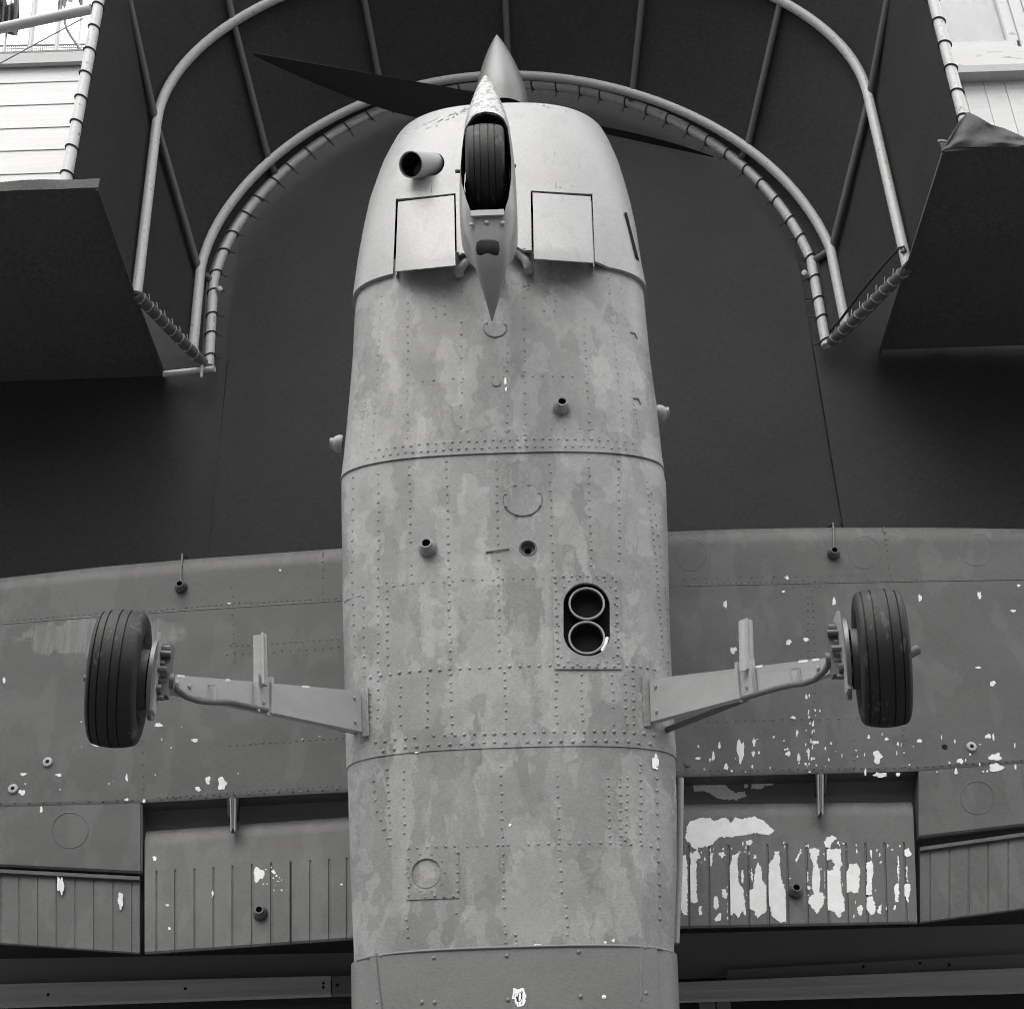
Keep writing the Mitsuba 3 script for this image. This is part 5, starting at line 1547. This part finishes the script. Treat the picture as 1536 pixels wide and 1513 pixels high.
# rooftop railing with fine pickets, seen over the eaves
RY = 9.5
pk_ = []
for u in np.arange(-160, 135, 2.9):
    pk_.append(rod(P(u, 95 - (u - 60) * 0.03, RY), P(u + 0.6, 67.5 - (u - 60) * 0.02, RY), 0.0035, 6))
put('rooftop_railing__pickets', join(pk_), 'metal_dark', kind='stuff')
for rl in (rod(P(-160, 72, RY), P(135, 66.5, RY), 0.012, 8), rod(P(-160, 77, RY), P(135, 71, RY), 0.005, 8)): put('rooftop_railing__rail', rl, 'pole_paint', smooth=50)
say('rooftop_railing', 'fine picket railing on the roof above the white clapboards', 'railing')
# flags and poles on the roof
FY = 8.5
POLES = [('white flagpole leaning left of the others, with a hanging dark flag', (3, 82), (17, 0), 0.010), ('thick pale flagpole between two thin ones on the roof', (43, 80), (53, 0), 0.024), ('slim pale flagpole just left of the front hoop, with a pointed flag', (83, 78), (91, 0), 0.019), ('thin flagpole nearest to the front hoop', (116, 78), (124, 0), 0.007)]
for i, (lb, a_, b_, r) in enumerate(POLES):
    a3, b3 = P(a_[0], a_[1] + 14, FY), P(*b_, FY)
    b3 = a3 + (b3 - a3) * 1.6
    k = put('flagpole', rod(a3, b3, r, 12), 'pole_paint', smooth=50)
    say(k, lb, 'flagpole', 'flagpoles on the roof')
FLAGS = [('dark flag hanging in folds at the far upper left', [(-4, -6), (9, -6), (11, 8), (20, 4), (23, -6), (28, -6), (29, 28), (26, 54), (14, 52), (4, 47), (-4, 32)], 0.08), ('small pointed grey flag on the slim pole', [(88, -6), (102, -6), (99, 8), (97, 15), (94, 9), (91, 4), (88, 16), (86, 14)], 0.22), ('small grey flag with a round emblem by the front hoop', [(101, -6), (110, -6), (109, 3), (105, 4), (102, 2)], 0.30), ('narrow dark flag on the pole nearest to the hoop', [(117, -6), (124, -6), (123, 4), (121, 11), (119, 6)], 0.1)]
for i, (lb, poly, tone) in enumerate(FLAGS):
    mat(f'flag_tone_{i}', tone, 0.8)
    pts2 = np.array(poly, float)
    gx = np.linspace(pts2[:, 0].min(), pts2[:, 0].max(), 22); gy = np.linspace(pts2[:, 1].min(), pts2[:, 1].max(), 22)
    pl = Polygon(poly)
    from shapely.geometry import Point
    V2 = [(x, y) for x in gx for y in gy if pl.contains(Point(x, y))] + [tuple(pl.exterior.interpolate(t, normalized=True).coords[0]) for t in np.linspace(0, 1, 50)[:-1]]
    V2 = np.array(V2)
    tri = Delaunay(V2).simplices
    tri = [t for t in tri if pl.buffer(0.01).contains(Point(*V2[t].mean(0)))]
    V3 = np.array([P(x, y, FY - 0.03 + 0.05 * math.sin(x * 0.7 + y * 0.05)) for x, y in V2])
    nV = len(V3)
    m_ = trimesh.Trimesh(np.vstack([V3, V3 + [0, 0.003, 0]]), np.vstack([np.array(tri), np.array(tri)[:, ::-1] + nV]), process=False)
    k = put('flag', m_, f'flag_tone_{i}', smooth=True)
    say(k, lb, 'flag', 'flags on the roof')
put('rooftop_hose', tube([P(97, 30, 8.4), P(99, 42, 8.4), (P(106, 54, 8.4)), P(113, 64, 8.4), P(121, 76, 8.4)], 0.011, 8), 'metal_dark', smooth=60)
say('rooftop_hose', 'dark curved hose hanging between the flagpoles on the roof', 'hose')

# ------------------------------------------------------------------ right: white upright boards and a window
B = 'board_clad_building'
say(B, 'white building with upright boards and an old framed window at the upper right', 'building')
xs_ = [P(u, 160, WY)[0] for u in (1452.0, 1483.5, 1515.5)]
stp = (xs_[2] - xs_[0]) / 2
xb = [xs_[0] + stp * k for k in range(-4, 40)]
zb_, zt_ = 3.6, P(1480, 112, WY)[2]
wx0, wx1 = P(1400, 40, WY)[0], P(1525, 60, WY)[0]
for a_, b_ in zip(xb[:-1], xb[1:]):
    put(f'{B}__upright_board', box([a_ + 0.0015, WY - 0.004 - 0.004 * rng.random(), zb_], [b_ - 0.0015, WY + 0.012, zt_ if a_ < wx1 + 0.05 else 9.6]), 'siding_white')
put(f'{B}__wall', box([1.30, WY + 0.013, 3.6], [6, WY + 0.2, zt_]), 'trim_grey')
# window: sill, frame, pane
W_ = f'{B}__window'
z_s0, z_s1 = P(1490, 107, WY - 0.09)[2], P(1490, 97, WY - 0.09)[2]
put(f'{W_}__sill', box([1.35, WY - 0.09, z_s0], [wx1 + 0.45, WY + 0.02, z_s1]), 'trim_grey')
z_a = P(1490, 80, WY)[2]
put(f'{W_}__apron', box([1.35, WY - 0.045, z_s1 + 0.001], [wx1 + 0.12, WY + 0.02, z_a]), 'trim_white')
z_f0, z_f1 = z_a, P(1480, 68, WY)[2]
put(f'{W_}__bottom_rail', box([1.35, WY - 0.03, z_f0 + 0.002], [P(1510, 75, WY)[0] + 0.06, WY + 0.02, z_f1]), 'trim_white')
xp = P(1511, 66, WY)[0]
put(f'{W_}__stile', box([xp, WY - 0.028, z_f1 + 0.001], [xp + 0.062, WY + 0.02, 9.4]), 'trim_white')
put(f'{W_}__casing', box([xp + 0.066, WY - 0.04, z_f0 + 0.004], [xp + 0.135, WY + 0.02, 9.4]), 'trim_white')
put(f'{W_}__pane', box([1.35, WY - 0.004, z_f1 - 0.01], [xp + 0.01, WY + 0.000, 9.4]), 'glass_pane')
mat('blind', lambda p, n, uv: gray(0.17 + 0.03 * noise(p.x * 30, p.z * 3)), 0.8)
put(f'{W_}__blind', box([1.35, WY + 0.03, z_f1 - 0.02], [xp + 0.02, WY + 0.036, 9.4]), 'blind')
put(f'{B}__upper_wall', box([1.30, WY + 0.05, zt_ + 0.002], [6, WY + 0.25, 9.6]), 'siding_white')

# ------------------------------------------------------------------ below the wing: shopfront beam and dark entrance
S = 'shopfront'
say(S, 'dark shopfront with grey fascia boards under the wings and a black entrance below', 'shopfront')
FYB = 5.90


def strip(name, l0, l1, r0, r1, x0u, x1u, Y, th, m, label=None):
    """A board seen between two picture lines: upper edge l0..r0, lower edge l1..r1 (v at u = x0u and u = x1u)."""
    a, b, c, d = P(x0u, l0, Y), P(x1u, r0, Y), P(x1u, r1, Y), P(x0u, l1, Y)
    put(name, hexa([a, b, c, d, a + [0, th, 0], b + [0, th, 0], c + [0, th, 0], d + [0, th, 0]]), m, label=label)


strip(f'{S}__fascia_board', 1443, 1480, 1427, 1462, -300, 600, 5.86, 0.04, 'timber_dark')
strip(f'{S}__ledge_board', 1483, 1517.5, 1463, 1490, -300, 496, 5.80, 0.05, 'timber_grey')
strip(f'{S}__ledge_end', 1463.5, 1490, 1460.5, 1487, 498, 600, 5.80, 0.05, 'timber_dark')
strip(f'{S}__fascia_board', 1402, 1466, 1378, 1440, 940, 1800, 5.88, 0.04, 'timber_dark')
strip(f'{S}__upper_board', 1454, 1472, 1415, 1440, 1092, 1800, 5.84, 0.04, 'timber_dark')
strip(f'{S}__ledge_board', 1476, 1489, 1440, 1459, 940, 1800, 5.80, 0.05, 'timber_grey')
strip(f'{S}__ledge_board', 1489.8, 1501, 1460, 1478, 940, 1800, 5.81, 0.05, 'timber_grey')
put(f'{S}__lintel', box([-6, 6.09, 2.85], [6, 6.3, 3.25]), 'wall_black')
for u0, u1 in ((1051, 1071), (1073, 1094)):
    a, b = P(u0, 1500, 5.9)[0], P(u1, 1500, 5.9)[0]
    put(f'{S}__post', box([a, 5.87, 0.0], [b, 5.97, P(1070, 1496, 5.9)[2]]), 'timber_dark')
put(f'{S}__back_wall', box([-6, 7.6, 0.0], [6, 7.7, 3.3]), 'wall_black')
put(f'{S}__ceiling', box([-6, 5.95, 2.955], [6, 7.6, 2.985]), 'wall_black')
put(f'{S}__door', box([1.0, 7.50, 0.0], [2.0, 7.56, 2.2]), 'timber_dark')
for x in (-2.2, -1.1, 0.9, 2.05): put(f'{S}__mullion', box([x, 7.45, 0.0], [x + 0.06, 7.55, 2.9]), 'timber_dark')
# pencil marks and nail heads on the boards
nh = []
for u, v in ((72, 1491), (278, 1482), (485, 1474), (485, 1480), (506, 1477), (1295, 1449), (1380, 1444), (1424, 1446)):
    nh.append(lathe([(0.006, 0), (0.005, 0.003), (0, 0.004)], P(u, v, 5.80 if v > 1455 or u < 700 else 5.84), [0, -1, 0], 10))
put(f'{S}__nail_heads', join(nh), 'ink', kind='stuff')
